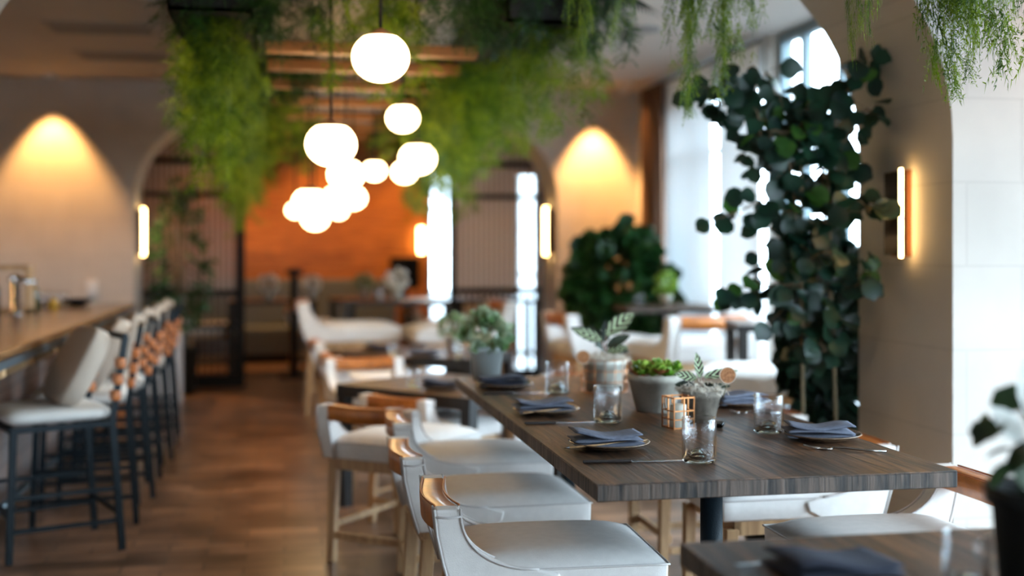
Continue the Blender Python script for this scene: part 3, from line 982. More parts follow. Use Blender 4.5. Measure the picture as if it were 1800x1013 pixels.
def glass_thing(label, loc, h=.138, r=.053, group='clear tumblers'):
    k = r / .053
    prof = [(r, .012), (r, h - .002), (r - .002, h), (r - .004, h - .002), (r - .0042, .022)]
    o = MB().lathe([(a, b) for a, b in prof], 40, close=True).build('drinking_glass', wall_glass, smooth=True, loc=loc)
    base = [(0, .034), (.014 * k, .031), (.024 * k, .022), (.031 * k, .008), (.036 * k, 0.0), (r - .006, 0), (r - .001, .004), (r, .0118),
            (r - .0045, .021), (r - .010, .018), (.040 * k, .018), (.036 * k, .022), (.028 * k, .034), (.014 * k, .042), (0, .0445)]
    MB().lathe(base, 40).build('domed_base', glass_g, o, True)
    return tag(o, label, 'glass', group)


def knife(label, a, b, z=TZ):
    a = Vector(a); b = Vector(b); L_ = (b - a).length
    t = thing('table_knife', label, 'knife', (a.x, a.y, z), math.atan2(b.y - a.y, b.x - a.x), 'table knives')
    MB().prism([(0, -.006), (.0, .006), (L_ * .45, .008), (L_ * .45, -.006)], .001, .011, 'xy').build('handle', handle_m, t, bevel=.003)
    MB().prism([(L_ * .45, -.005), (L_ * .45, .006), (L_ * .93, .008), (L_, .0), (L_ * .93, -.006)], .003, .0055, 'xy').build('blade', cutlery_m, t)
    return t


def fork(label, a, b, z=TZ):
    a = Vector(a); b = Vector(b); L_ = (b - a).length
    t = thing('table_fork', label, 'fork', (a.x, a.y, z), math.atan2(b.y - a.y, b.x - a.x), 'table forks')
    k = L_ / .2
    h = MB(); h.tube([(0, 0, .006), (.05 * k, 0, .006), (.10 * k, 0, .010), (.125 * k, 0, .009), (.135 * k, 0, .005)], .0042, 8, .003)
    h.build('handle', cutlery_m, t, True)
    g = MB()
    g.prism([(.128 * k, -.004), (.14 * k, -.012), (.158 * k, -.013), (.158 * k, .013), (.14 * k, .012), (.128 * k, .004)], .0035, .006, 'xy')
    for q in range(4):
        y = -.0105 + q * .007
        g.tube([(.157 * k, y, .0045), (.175 * k, y, .006), (.2 * k, y * .95, .013)], .0016, 6)
    g.build('tines', cutlery_m, t, True)
    return t


def place_setting(px, py, side, words, m=napkin_m, rz=0, z=TZ):
    p = P(px, py, z)
    lathe_thing('side_plate', 'brown-rimmed stoneware plate ' + words, 'plate', PLATE, plate_m, (p.x, p.y, z), 'stoneware side plates')
    napkin('napkin', 'blue-grey folded napkin on the plate ' + words, (p.x - .012, p.y, z + .0105), rz, m)
    return p


place_setting(1072, 788, 0, 'nearest on the aisle side', rz=R(-2))
place_setting(960, 727, 0, 'in the middle of the aisle side', rz=R(3))
place_setting(888, 682, 0, 'farthest on the aisle side', m=napkin_d, rz=R(0))
place_setting(1445, 773, 1, 'beside the fork on the window side', rz=R(-14))
place_setting(1300, 714, 1, 'behind the calathea on the window side', rz=R(14))
def pencil(label, px0, py0, px1, py1, dz=.02):
    a = P(px0, py0, TZ); b = P(px1, py1, TZ)
    a.z = TZ + dz; b.z = TZ + dz
    t = thing('wooden_stick', label, 'stick', a, 0, 'wooden sticks under the napkins')
    t.rotation_euler = (0, 0, math.atan2(b.y - a.y, b.x - a.x)); L_ = (b - a).length
    MB().tube([(.018, 0, 0), (L_, 0, 0)], .0035, 8).build('shaft', oak, t, True)
    MB().tube([(0, 0, 0), (.018, 0, 0)], .001, 8, .004).build('tip', handle_m, t, True)


pencil('thin wooden stick poking out of the napkin nearest on the aisle side', 992, 800, 1140, 786, .022)
pencil('thin wooden stick poking out of the middle aisle-side napkin', 912, 737, 1012, 726, .022)
knife('dark-handled knife in front of the nearest aisle-side plate', P(1024, 815, TZ), P(1215, 812, TZ))
knife('dark-handled knife in front of the middle aisle-side plate', P(922, 747, TZ), P(1045, 744, TZ))
knife('dark-handled knife in front of the farthest aisle-side plate', P(850, 694, TZ), P(965, 692, TZ))
fork('steel fork lying in front of the window-side plate', P(1558, 797, TZ), P(1412, 789, TZ))
fork('steel fork beside the calathea pot, window side', P(1372, 729, TZ), P(1282, 727, TZ))
for px, py, lb in ((1229, 812, 'clear tumbler at the near middle of the set table'), (1068, 742, 'clear tumbler standing left of the wire candle basket'),
                   (1351, 760, 'clear tumbler left of the plate with the fork'), (979, 689, 'clear tumbler farthest along the aisle side')):
    p = P(px, py, TZ); glass_thing(lb, (p.x, p.y, TZ))
for lb, x, y, z in (('small tumbler on the angled black-edged table', *P(727, 680, LZ)[:2], LZ), ('small tumbler on the high table before the arch, left one', c4.x - .2, c4.y, 1.07),
                    ('small tumbler on the high table by the sheer curtains', c5.x - .3, c5.y, 1.08), ('small tumbler on the second black-edged table, left one', *P(690, 628, LZ)[:2], LZ), ('small tumbler on the second black-edged table, right one', *P(805, 632, LZ)[:2], LZ)):
    glass_thing(lb, (x, y, z), .11, .042)
for px, py, lb in ((775, 685, 'on the angled black-edged table'), (745, 628, 'on the second black-edged table'), (665, 618, 'on the left part of the second black-edged table')):
    p = P(px, py, LZ)
    lathe_thing('side_plate', 'dark stoneware plate ' + lb, 'plate', PLATE, plate_m, (p.x, p.y, LZ), 'stoneware side plates')
    napkin('napkin', 'dark blue folded napkin ' + lb, (p.x, p.y, LZ + .0105), R(-20), napkin_d)
# foreground table
p = P(1462, 1003, TZ)
napkin('napkin', 'dark folded napkin on the nearest table, blurred', (p.x, p.y, TZ + .001), R(6), napkin_d, .24, .16, 2, .008)
a = P(1290, 998, TZ); knife('dark knife left of the blurred napkin on the nearest table', P(1400, 990, TZ), a)
p = P(1700, 1046, TZ); glass_thing('clear tumbler beside the black pot on the nearest table', (p.x, p.y, TZ), .12, .045)


# ---------------------------------------------------------------- leaves
def leaf_rot(d, up):
    d = Vector(d).normalized(); s = d.cross(Vector(up))
    if s.length < 1e-3: s = d.orthogonal()
    s.normalize(); n = s.cross(d)
    return d, s, n


ROUND = [(0, 0), (.18, .38), (.45, .52), (.75, .42), (1.0, 0)]
LONG = [(0, 0), (.2, .17), (.5, .24), (.8, .15), (1.0, 0)]


def leaf(mb, p, d, up, L_, shape=ROUND, fold=.18, curl=.15):
    d, s, n = leaf_rot(d, up); p = Vector(p); b = len(mb.v)
    mid = []
    for t, wd in shape:
        c = p + d * L_ * t - n * curl * L_ * t * t
        mb.v.append(tuple(c))
        if 0 < t < 1:
            mb.v.append(tuple(c + s * wd * L_ + n * fold * wd * L_)); mb.v.append(tuple(c - s * wd * L_ + n * fold * wd * L_))
    # indices: 0 | 1,2,3 | 4,5,6 | 7,8,9 | 10
    m = len(shape) - 2
    idx = [(b, b, b)] + [(b + 1 + 3 * k, b + 2 + 3 * k, b + 3 + 3 * k) for k in range(m)] + [(b + 1 + 3 * m,) * 3]
    for k in range(len(idx) - 1):
        c0, r0, l0 = idx[k]; c1, r1, l1 = idx[k + 1]
        if k == 0:
            mb.f.append((c0, r1, c1)); mb.f.append((c0, c1, l1))
        elif k == len(idx) - 2:
            mb.f.append((c0, r0, c1)); mb.f.append((c0, c1, l0))
        else:
            mb.f.append((c0, r0, r1, c1)); mb.f.append((c0, c1, l1, l0))


def rdir(r_, zlo=-1, zhi=1):
    z = r_.uniform(zlo, zhi); a = r_.uniform(0, 2 * math.pi); q = math.sqrt(max(0, 1 - z * z))
    return Vector((q * math.cos(a), q * math.sin(a), z))


# asparagus fern: trailing strands of fine needles
def fern_mesh(name, seed, length, spread, strands, m, dens=1.0):
    r_ = random.Random(seed); mb = MB()
    for s in range(strands):
        a = r_.uniform(0, 2 * math.pi); L_ = length * r_.uniform(.45, 1.05)
        out = Vector((math.cos(a), math.sin(a), 0)) * spread * r_.uniform(.35, 1)
        sag = r_.uniform(.6, 1.4); n = int(24 * L_ / .6 + 6)
        pts = []
        for i in range(n + 1):
            t = i / n
            q = out * (1 - (1 - t) ** 2.2) + Vector((math.sin(t * 7 + s) * .02, math.cos(t * 6 + s) * .02, .10 * math.sin(math.pi * min(1, t * 2.2)) * .8 - L_ * t ** 1.35))
            pts.append(q)
        for i in range(1, n + 1):
            p = pts[i]; d = (pts[i] - pts[i - 1]).normalized()
            mb.tube([pts[i - 1], p], .0014, 3, cap=False)
            t = i / n
            cl = math.sin(i * .75 + s * 2.1)
            if cl < -.35: continue
            for k in range(int((3 + 2 * cl) * dens + .5)):
                sd = rdir(r_); sd = (sd - d * sd.dot(d)).normalized() * .9 + d * .5
                sl = .125 * (1 - .5 * t) * r_.uniform(.6, 1.2)
                for j in range(5):
                    c = p + sd * sl * (j + 1) / 5 - Vector((0, 0, .012 * (j / 4) ** 2))
                    for q in range(3):
                        nd = (rdir(r_) + sd * .9).normalized() * r_.uniform(.014, .026)
                        wv = nd.orthogonal().normalized() * .0022
                        b = len(mb.v); mb.v += [tuple(c - wv), tuple(c + wv), tuple(c + nd)]; mb.f.append((b, b + 1, b + 2))
    o = mb.raw(name, m)
    return o


ferns = [fern_mesh('asparagus_fern', 11, .62, .28, 24, fern_m), fern_mesh('asparagus_fern', 12, .95, .22, 24, fern_m),
         fern_mesh('asparagus_fern', 13, .42, .34, 24, fern_d), fern_mesh('asparagus_fern', 14, .30, .20, 12, fern_m)]
FU = [False] * 4
def put_fern(v, label, x, y, z, rz, s=(1, 1, 1), group='asparagus ferns trailing from the hanging planters'):
    o = ferns[v] if not FU[v] else ferns[v].copy()
    if FU[v]: COL.objects.link(o)
    FU[v] = True
    o.location = (x, y, z); o.rotation_euler = (0, 0, rz); o.scale = s
    return tag(o, label, 'hanging plant', group)


# hanging trellis and planters
HZ = 2.72
tr = thing('hanging_trellis', 'slatted timber trellis hanging among the greenery under the ceiling', 'trellis', (0, 0, 0))
for x in (-.10, 1.05):
    MB().box((x - .04, 6.3, HZ), (x + .04, 12.2, HZ + .12)).build('beam', planter_m, tr)
for y in (6.45, 7.09, 7.89, 8.82, 9.75, 10.6, 11.5):
    MB().box((-.10, y, HZ - .065), (1.05, y + .10, HZ - .005)).build('slat', slatwood, tr, bevel=.004, seg=1)
for x, y in ((-.1, 6.6), (1.05, 6.6), (-.1, 12), (1.05, 12), (-.1, 9.3), (1.05, 9.3)):
    MB().tube([(x, y, HZ + .12), (x, y, CEIL)], .008, 8).build('hanger', black, tr, True)


def trough(label, x0, x1, y0, y1, z=2.74, h=.24):
    t = thing('planter_trough', label, 'planter', (0, 0, 0), group='black hanging planter troughs')
    m = MB(); w_ = .015
    m.box((x0, y0, z), (x1, y1, z + .02)); m.box((x0, y0, z), (x0 + w_, y1, z + h)); m.box((x1 - w_, y0, z), (x1, y1, z + h))
    m.box((x0, y0, z), (x1, y0 + w_, z + h)); m.box((x0, y1 - w_, z), (x1, y1, z + h))
    m.build('box', planter_m, t)
    MB().box((x0 + w_, y0 + w_, z + h * .7), (x1 - w_, y1 - w_, z + h * .8)).build('soil', soil, t)
    for x in (x0 + .02, x1 - .02):
        for y in (y0 + .1, y1 - .1):
            MB().tube([(x, y, z + h - .02), (x, y, CEIL)], .006, 6).build('hanger', black, t, True)
    return t


trough('black planter trough hanging on the aisle side of the trellis', -.55, -.15, 5.85, 12.1)
trough('black planter trough hanging on the window side of the trellis', 1.10, 1.50, 5.85, 12.1)
trough('black planter trough crossing the near end of the trellis', -.55, 1.95, 5.2 + .6, 5.84, 2.9, .2).location = (0, 0, 0)
trough('black planter trough above the set table, by the right pier', 1.35, 2.75, 3.9, 4.15, 2.80, .2)
r_ = random.Random(5)
n = 0
for k in range(11):
    y = 6.1 + k * .55
    put_fern([1, 0, 1, 0, 1, 1, 0, 1, 0, 1, 0][k], '%s fern from the near end of the aisle-side planter' % (ORD + ['eleventh'])[k], -.36 + r_.uniform(-.06, .06), y, 2.93, r_.uniform(0, 6.28), (1, 1, [1.05, 1.1, .85, 1.15, .9, 1.0, 1.3, 1.1, 1.5, 1.2, 1.5][k]))
for k in range(11):
    y = 6.1 + k * .55
    put_fern([0, 1, 0, 1, 0, 0, 1, 0, 1, 0, 1][k], '%s fern from the near end of the window-side planter' % (ORD + ['eleventh'])[k], 1.32 + r_.uniform(-.10, .14), y, 2.93, r_.uniform(0, 6.28), (1.1, 1.1, [1.1, .75, 1.15, .8, 1.1, 1.3, .95, 1.5, 1.0, 1.6, 1.05][k]))
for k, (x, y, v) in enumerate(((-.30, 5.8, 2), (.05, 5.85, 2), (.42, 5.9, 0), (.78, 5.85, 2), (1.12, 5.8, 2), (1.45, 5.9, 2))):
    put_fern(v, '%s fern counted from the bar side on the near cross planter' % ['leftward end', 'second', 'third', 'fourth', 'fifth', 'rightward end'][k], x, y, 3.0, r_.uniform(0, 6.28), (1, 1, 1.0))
# inner ferns beside the slats
for k, (x, y, z) in enumerate(((.0, 7.4, 2.8), (.98, 7.9, 2.8), (.02, 8.9, 2.8), (.95, 9.6, 2.8), (1.0, 10.8, 2.8), (.05, 10.6, 2.8))):
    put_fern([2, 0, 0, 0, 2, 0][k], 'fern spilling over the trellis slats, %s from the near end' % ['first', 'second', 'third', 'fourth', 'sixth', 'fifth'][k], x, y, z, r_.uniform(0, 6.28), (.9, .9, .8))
# sprigs near the camera
SP = ((1015, 62, 5.0, .34, 'bright narrow fern sprig hanging beside the dark spiky fern at the top edge'), (1095, 40, 5.4, .3, 'thin pale fern sprig against the pale ceiling'),
      (1235, 165, 5.0, .62, 'long pale fern sprig hanging over the leafy climbing tree'), (1290, 95, 4.9, .5, 'pale fern sprig next to the window top'),
      (1498, 62, 4.0, .24, 'tiny fern tip dangling in front of the brown pier arch'), (1530, 25, 3.9, .2, 'short fern tip at the top edge over the pier'),
      (1700, 135, 4.0, .44, 'bushy fern cluster hanging in front of the pale pier wall'), (1668, 105, 4.05, .36, 'fern cluster at the edge of the pier arch'), (1745, 90, 3.95, .34, 'airy fern cluster nearest the right border'))
for px, py, zc, L_, lb in SP:
    p = Q(px, py, zc)
    v = 0 if L_ > .4 else 3
    ln = {0: .62, 3: .30}[v]
    s = {1015: .30, 1095: .35, 1235: .52, 1290: .42, 1498: .12, 1530: .2, 1700: .52, 1668: .50, 1745: .62}[px]
    kz = (L_ + .18) / ln
    put_fern(v, lb, p.x, p.y, min(p.z + L_ + .16, 3.05), r_.uniform(0, 6.28), (s, s, kz), 'loose fern sprigs above the set table')


def frond(mb, p, d, L_, w_, droop, seed):
    """pinnate frond"""
    r2 = random.Random(seed); p = Vector(p); d = Vector(d).normalized(); n = 26; prev = p; s = d.cross(Vector((0, 0, 1))).normalized()
    for i in range(n):
        t = (i + 1) / n
        c = p + d * L_ * t - Vector((0, 0, droop * L_ * t * t))
        mb.tube([prev, c], .003 * (1 - t * .7), 4, cap=False)
        dd = (c - prev).normalized()
        for q in (-1, 1):
            leaf(mb, c, s * q * .9 + dd * .6 - Vector((0, 0, .15)), (0, 0, 1), w_ * math.sin(math.pi * min(.97, .12 + t * .88)), [(0, 0), (.3, .07), (.7, .05), (1, 0)], .1)
        prev = c


fmb = MB()
for k, (a, e, L_) in enumerate(((10, -.02, .62), (-20, -.12, .55), (40, .0, .5), (-60, -.1, .5), (80, .02, .5), (120, 0, .5), (170, -.05, .5), (210, 0, .5), (-100, -.1, .5))):
    frond(fmb, (0, 0, 0), (math.cos(R(a)), math.sin(R(a)), .2 + e), L_, .15, .4, k)
fo = fmb.raw('sword_fern', frond_m)
FP = [(1.38, 6.0, 2.98, 0, 'dark spiky fern at the near window-side corner of the planters', 1), (1.42, 6.9, 2.98, 1.7, 'dark spiky fern, second along the window-side planter', .9), (-.30, 6.5, 2.98, 2.2, 'dark spiky fern at the near end of the aisle-side planter', .9),
      (.1, 5.85, 3.05, .7, 'dark spiky fern on the cross planter, bar side', .8), (.95, 5.9, 3.05, 3.5, 'dark spiky fern on the cross planter, window side', .9), (1.35, 8.4, 2.98, 3, 'dark spiky fern, third along the window-side planter', 1), (-.3, 8.2, 2.98, 1, 'dark spiky fern halfway along the aisle-side planter', .9)]
for k, (x, y, z, rz, lb, s) in enumerate(FP):
    o = fo if k == 0 else fo.copy()
    if k: COL.objects.link(o)
    o.location = (x, y, z); o.rotation_euler = (0, 0, rz); o.scale = (s, s, s); tag(o, lb, 'hanging plant', 'dark spiky ferns in the hanging planters')

# pendants
PEND = ((669, 101, 5.3, .128, 'glowing globe pendant, largest and highest, hanging on a visible rod'), (708, 208, 7.0, .098, 'small glowing globe pendant just below the highest one, to its right'),
        (582, 254, 6.2, .132, 'large glowing globe pendant in front of the slats, alone on the left'), (734, 279, 8.0, .125, 'glowing globe pendant on the right of the group, upper of two'),
        (711, 303, 9.0, .098, 'glowing globe pendant on the right of the group, lower of two'), (608, 307, 8.2, .125, 'glowing globe pendant at the centre of the cluster, upper left'),
        (658, 300, 9.5, .095, 'small glowing globe pendant at the centre of the cluster, upper right'), (620, 348, 9.4, .108, 'glowing globe pendant at the lower right of the cluster'),
        (590, 345, 10.6, .105, 'glowing globe pendant hidden in the middle of the cluster'), (545, 357, 8.8, .130, 'large glowing globe pendant at the left of the low cluster'),
        (554, 384, 9.9, .115, 'lowest glowing globe pendant of the cluster'), (519, 370, 11.0, .085, 'smallest glowing globe pendant at the left end of the cluster'), (595, 371, 11.2, .09, 'glowing globe pendant at the far end of the cluster'))
for px, py, zc, r0, lb in PEND:
    p = Q(px, py, zc)
    t = thing('globe_pendant', lb, 'pendant lamp', p, group='glowing globe pendants')
    pr = [(r0 * math.cos(a) * 1.0, r0 * .87 * math.sin(a)) for a in [(-math.pi / 2 + math.pi * i / 20) for i in range(1, 18)]]
    MB().lathe([(0, -r0 * .87)] + pr + [(0, pr[-1][1])], 32).build('globe', globe_m, t, True)
    zt = pr[-1][1]
    MB().lathe([(pr[-2][0], pr[-2][1]), (pr[-1][0] * 1.02, zt + .002), (.035, zt + .016), (.012, zt + .03), (0, zt + .03)], 28).build('cap', cap_m, t, True)
    MB().tube([(0, 0, zt + .02), (0, 0, CEIL - p.z - .02)], .008, 10).build('rod', black, t, True)
    MB().lathe([(0, 0), (.06, 0), (.06, .02), (0, .02)], 24).build('canopy', black, t, loc=(0, 0, CEIL - p.z - .02))


# ---------------------------------------------------------------- potted plants
def pot_prof(rb, rt, h, th=.008, lip=.0, liph=.0):
    p = [(0, 0), (rb, 0), (rt - .003, h - liph)]
    if lip: p += [(rt + lip - .003, h - liph), (rt + lip, h)]
    else: p += [(rt, h)]
    p += [(p[-1][0] - th, h), (rt - th - .004, h * .82), (0, h * .82)]
    return p


# climbing tree by the pier
def in_poly(x, y, poly):
    c = False; j = len(poly) - 1
    for i in range(len(poly)):
        xi, yi = poly[i]; xj, yj = poly[j]
        if (yi > y) != (yj > y) and x < (xj - xi) * (y - yi) / (yj - yi) + xi: c = not c
        j = i
    return c


tree = thing('climbing_tree', 'tall dark green leafy climber on stakes beside the right pier', 'tree', (2.45, 5.55, 0))
O = Vector((2.45, 5.55, 0))
lm = MB(); ll = MB(); sm = MB(); r_ = random.Random(21)
# branches as world polylines; leaves grow along them
def W3(px, py, dz=0): return Q(px, py, 5.9 + dz)
BR = [
    [(1412, 640), (1408, 500), (1400, 380), (1385, 250), (1370, 160)],
    [(1468, 660), (1460, 520), (1450, 400), (1445, 300), (1440, 200), (1455, 140)],
    [(1385, 250), (1330, 200), (1270, 185), (1215, 165)], [(1270, 185), (1250, 150), (1275, 110)],
    [(1380, 230), (1340, 150), (1345, 125)], [(1445, 260), (1490, 160), (1525, 110), (1520, 90)],
    [(1450, 300), (1490, 240), (1525, 190), (1540, 200)], [(1450, 330), (1490, 300), (1505, 270)],
    [(1455, 380), (1490, 340), (1525, 365), (1530, 372)], [(1400, 380), (1340, 350), (1300, 370), (1270, 382)],
    [(1405, 500), (1350, 500), (1300, 505), (1285, 520)], [(1405, 470), (1360, 440), (1330, 470)],
    [(1412, 640), (1440, 560), (1480, 500)], [(1412, 640), (1410, 590), (1430, 610)], [(1468, 600), (1440, 590), (1450, 620)],
    [(1460, 520), (1510, 500), (1520, 470), (1530, 470)], [(1380, 300), (1340, 290), (1320, 240)], [(1420, 300), (1410, 230), (1420, 180)],
    [(1400, 420), (1430, 450), (1470, 440)], [(1408, 560), (1380, 540), (1360, 560)], [(1430, 250), (1400, 210), (1380, 190)],
    [(1440, 220), (1420, 200), (1400, 230), (1350, 230)], [(1420, 420), (1380, 410), (1350, 400)], [(1410, 330), (1440, 350), (1470, 340)], [(1380, 270), (1350, 260), (1335, 230), (1330, 190)]]
for bi, br in enumerate(BR):
    zoff = r_.uniform(-.22, .22) if bi > 1 else 0
    pts = []
    for i, (px, py) in enumerate(br):
        pts.append(W3(px, py, zoff * i / max(1, len(br) - 1)) - O)
    # densify
    dn = [pts[0]]
    for a, b in zip(pts, pts[1:]):
        for k in range(1, 5): dn.append(a.lerp(b, k / 4) + Vector((r_.uniform(-.008, .008),) * 3))
    sm.tube(dn, .008 if bi < 2 else .0045, 6, .003)
    Lt = sum((b - a).length for a, b in zip(pts, pts[1:]))
    nl = int(Lt * (50 if bi < 2 else 38)) + 4
    start = .0
    for k in range(nl):
        t = start + (1 - start) * (k + r_.random()) / nl
        f_ = t * (len(dn) - 1); i0 = min(int(f_), len(dn) - 2); c = dn[i0].lerp(dn[i0 + 1], f_ - i0)
        if bi < 2 and c.z < 1.15 and r_.random() < .7: continue
        d = rdir(r_, -.7, .5); d.y *= .8
        off = d * r_.uniform(.015, .10)
        if c.x + off.x > .37: off.x = .37 - c.x
        L_ = r_.uniform(.075, .115)
        tgt = ll if r_.random() < .08 else lm
        sm.tube([c, c + off], .0018, 4, cap=False)
        leaf(tgt, c + off, (d + Vector((0, 0, -.5))).normalized(), (r_.uniform(-.5, .5), -1, r_.uniform(-.2, .9)), L_, ROUND, .15, .2)
lm.raw('foliage', vine_m, tree); ll.raw('foliage', vine_l, tree); sm.raw('stem', stem_m, tree)
for px0, px1 in ((1412, 1408), (1470, 1452)):
    a = W3(px0, 745) - O; b = W3(px1, 250) - O; a2 = a.copy(); a2.z = .34; b.y = a.y
    MB().tube([a2 + Vector((0, 0, 0)), a, b], .012, 8, .008).build('stake', stake_m, tree, True)
MB().lathe(pot_prof(.17, .21, .36, .015, .01, .04), 36).build('pot', planter_m, tree, True, loc=(.02, .05, 0))
MB().lathe([(0, .29), (.19, .295)], 24).build('soil', soil, tree, loc=(.02, .05, 0))
# dense dark shrub against the pier
def bush(name, label, loc, H0, H1, rx, n, m, L_, pot, seed, ry=None, shape=ROUND, potm=None, top=1.0, cat='potted plant', potr=.2):
    t = thing(name, label, cat, loc); r3 = random.Random(seed); f = MB(); s = MB(); ry = ry or rx
    for k in range(max(5, n // 40)):
        a = r3.uniform(0, 6.28); q = r3.uniform(.2, .8)
        s.tube([(0, 0, pot * .8), (math.cos(a) * rx * q * .4, math.sin(a) * ry * q * .4, (H0 + H1) / 2), (math.cos(a) * rx * q, math.sin(a) * ry * q, H1 * .95)], .008, 6, .003)
    for k in range(n):
        d = rdir(r3); rad = r3.uniform(.35, 1) ** .6
        c = Vector((d.x * rx * rad, d.y * ry * rad, (H0 + H1) / 2 + d.z * (H1 - H0) / 2 * rad))
        leaf(f, c, (d + rdir(r3) * .8).normalized(), rdir(r3, 0, 1), L_ * r3.uniform(.7, 1.25), shape)
    f.raw('foliage', m, t); s.raw('stem', stem_m, t)
    MB().lathe(pot_prof(potr * .8, potr, pot, .015, .01, .03), 32).build('pot', potm or planter_m, t, True)
    return t


bush('potted_shrub', 'dark dense shrub in a black planter behind the right pier edge', (2.90, 6.05, 0), .5, 1.72, .20, 520, frond_m, .13, .5, 3, .22)
bush('potted_tree', 'broad bushy potted plant between the far arch and the brown drape', Q(1092, 800, 11.6).xy.to_3d(), .62, 1.80, .50, 620, bush_m, .17, .55, 4, .45, potr=.24)
bush('potted_tree', 'airy potted tree behind the arch, in front of the bar-side screen', (-1.13, 13.5, 0), .6, 2.35, .32, 420, bush_m, .11, .5, 6, .22, LONG, potr=.2)
bush('potted_plant', 'small potted plant on the high table by the sheer curtains', (c5.x - .05, c5.y, 1.08), .10, .30, .07, 60, succ_m, .06, .09, 8, potm=creampot, potr=.05)
bush('potted_plant', 'white-flowering plant in a pale pot on the far end of the set table', (*P(855, 668, TZ)[:2], TZ), .15, .33, .11, 150, leafmat('sage_leaf', (.10, .20, .06), (.42, .50, .36), .2), .06, .17, 9, potm=mat('blue_grey_pot', (.42, .47, .47), .4), potr=.085)
for k, (x, y, z, lb) in enumerate(((c4.x, c4.y + .1, 1.07, 'white-flowering pot on the high table before the arch'), (1.05, 15.9, .94, 'white-flowering pot on the back room table under the amber wall'), (.35, 15.6, .94, 'white-flowering pot on the back room table near the white chair'), (c3.x + .25, c3.y, LZ, 'pale flowering pot on the second black-edged table'), (-.2, 15.5, .94, 'green and white posy on the back room table behind the aisle'))):
    bush('flower_pot', lb, (x, y, z), .12, .30, .11, 110, MATS['sage_leaf'] if k % 2 else leafmat('pale_petal%d' % k, (.55, .52, .45), (.85, .83, .78), .2), .05, .14, 30 + k, potm=creampot, potr=.065)

# succulent bowl
p = P(1152, 722, TZ)
t = thing('succulent_pot', 'limewashed wide pot of green red-tipped succulents on the set table', 'potted plant', (p.x, p.y, TZ))
MB().lathe(pot_prof(.078, .110, .150, .010, .004, .03), 40).build('pot', whitepot, t, True)
MB().lathe([(0, .124), (.098, .122)], 24).build('soil', soil, t)
g1, g2 = MB(), MB(); r4 = random.Random(2)
for k in range(17):
    a = k * 2.4; q = .088 * math.sqrt((k + .5) / 17) * 1.1; c = Vector((q * math.cos(a), q * math.sin(a), .135 + r4.uniform(0, .03)))
    for j in range(16):
        aa = j * 2.4; el = .25 + j * .075
        d = Vector((math.cos(aa) * math.cos(el), math.sin(aa) * math.cos(el), math.sin(el))) + Vector((c.x, c.y, 0)) * 2
        leaf(g2 if (j < 5 and k % 3 == 0) else g1, c, d, (0, 0, 1), .042 * r4.uniform(.8, 1.2), [(0, 0), (.3, .2), (.65, .3), (.88, .22), (1, 0)], .25, -.2)
g1.raw('succulents', succ_m, t); g2.raw('succulents', succ_r, t)

# calathea
def moss(mb, r_in, z0, n, seed, rr=.0011, hgt=.03):
    r5 = random.Random(seed)
    for k in range(n):
        a = r5.uniform(0, 6.28); q = r_in * math.sqrt(r5.random()); c = Vector((q * math.cos(a), q * math.sin(a), z0 + r5.uniform(0, hgt * (1.1 - q / r_in * .6))))
        d = rdir(r5, -.2, .5); e = rdir(r5); pts = []
        for i in range(7):
            tt = i / 6 * 4.2
            pts.append(c + d * .03 * (i / 6) + (e * math.cos(tt) + d.cross(e) * math.sin(tt)) * .011)
        mb.tube(pts, rr, 4, cap=False)


def big_leaf(mb, uvs, p, d, up, L_, Wd, droop=.2, fold=.25):
    d, s, n_ = leaf_rot(d, up); p = Vector(p); NL, NW = 14, 6; b = len(mb.v)
    for i in range(NL + 1):
        u = i / NL; wd = Wd * math.sin(math.pi * u ** .85) ** .8 if 0 < u < 1 else .0005
        for j in range(NW + 1):
            v = j / NW * 2 - 1
            c = p + d * L_ * u - n_ * droop * L_ * u * u + s * wd / 2 * v + n_ * abs(v) * wd * fold * .5 + n_ * .002 * math.sin(u * 30 + abs(v) * 2)
            mb.v.append(tuple(c)); uvs.append((u, j / NW))
    for i in range(NL):
        for j in range(NW):
            a = b + i * (NW + 1) + j; mb.f.append((a, a + 1, a + NW + 2, a + NW + 1))


def calathea_plant(label, loc, spec, s=1, potm=clay, pr=(.053, .078, .118), group=None, mossy=True):
    t = thing('calathea_plant', label, 'potted plant', loc)
    if pr: MB().lathe(pot_prof(pr[0], pr[1], pr[2], .007, .004, .025), 40).build('pot', potm, t, True)
    h = pr[2]
    MB().lathe([(0, h * .86), (pr[1] * .9, h * .85)], 24).build('soil', soil, t)
    if mossy:
        mo = MB(); moss(mo, pr[1] * 1.04, h * .92, 420, 5, .0013, .04); o = mo.raw('dried_moss', moss_m, t); o['kind'] = 'stuff'
    for (a, el, L_, Wd, stem, dark, dr) in spec:
        d = Vector((math.cos(R(a)) * math.cos(R(el)), math.sin(R(a)) * math.cos(R(el)), math.sin(R(el))))
        c0 = Vector((0, 0, h * .9)); c1 = c0 + Vector((d.x * .012, d.y * .012, stem))
        lf = MB(); uvs = []
        big_leaf(lf, uvs, c1, d, (-.15, -1, .55) if abs(el) < 60 else (.2, -1, .1), L_, Wd, dr)
        o = lf.raw('leaf', cal_under if dark else calathea, t, uvs=uvs)
        MB().tube([c0, c0.lerp(c1, .5) + Vector((.004, 0, 0)), c1], .0022, 6).build('stem', mat('red_stem', (.22, .08, .05), .5), o, True)
    return t


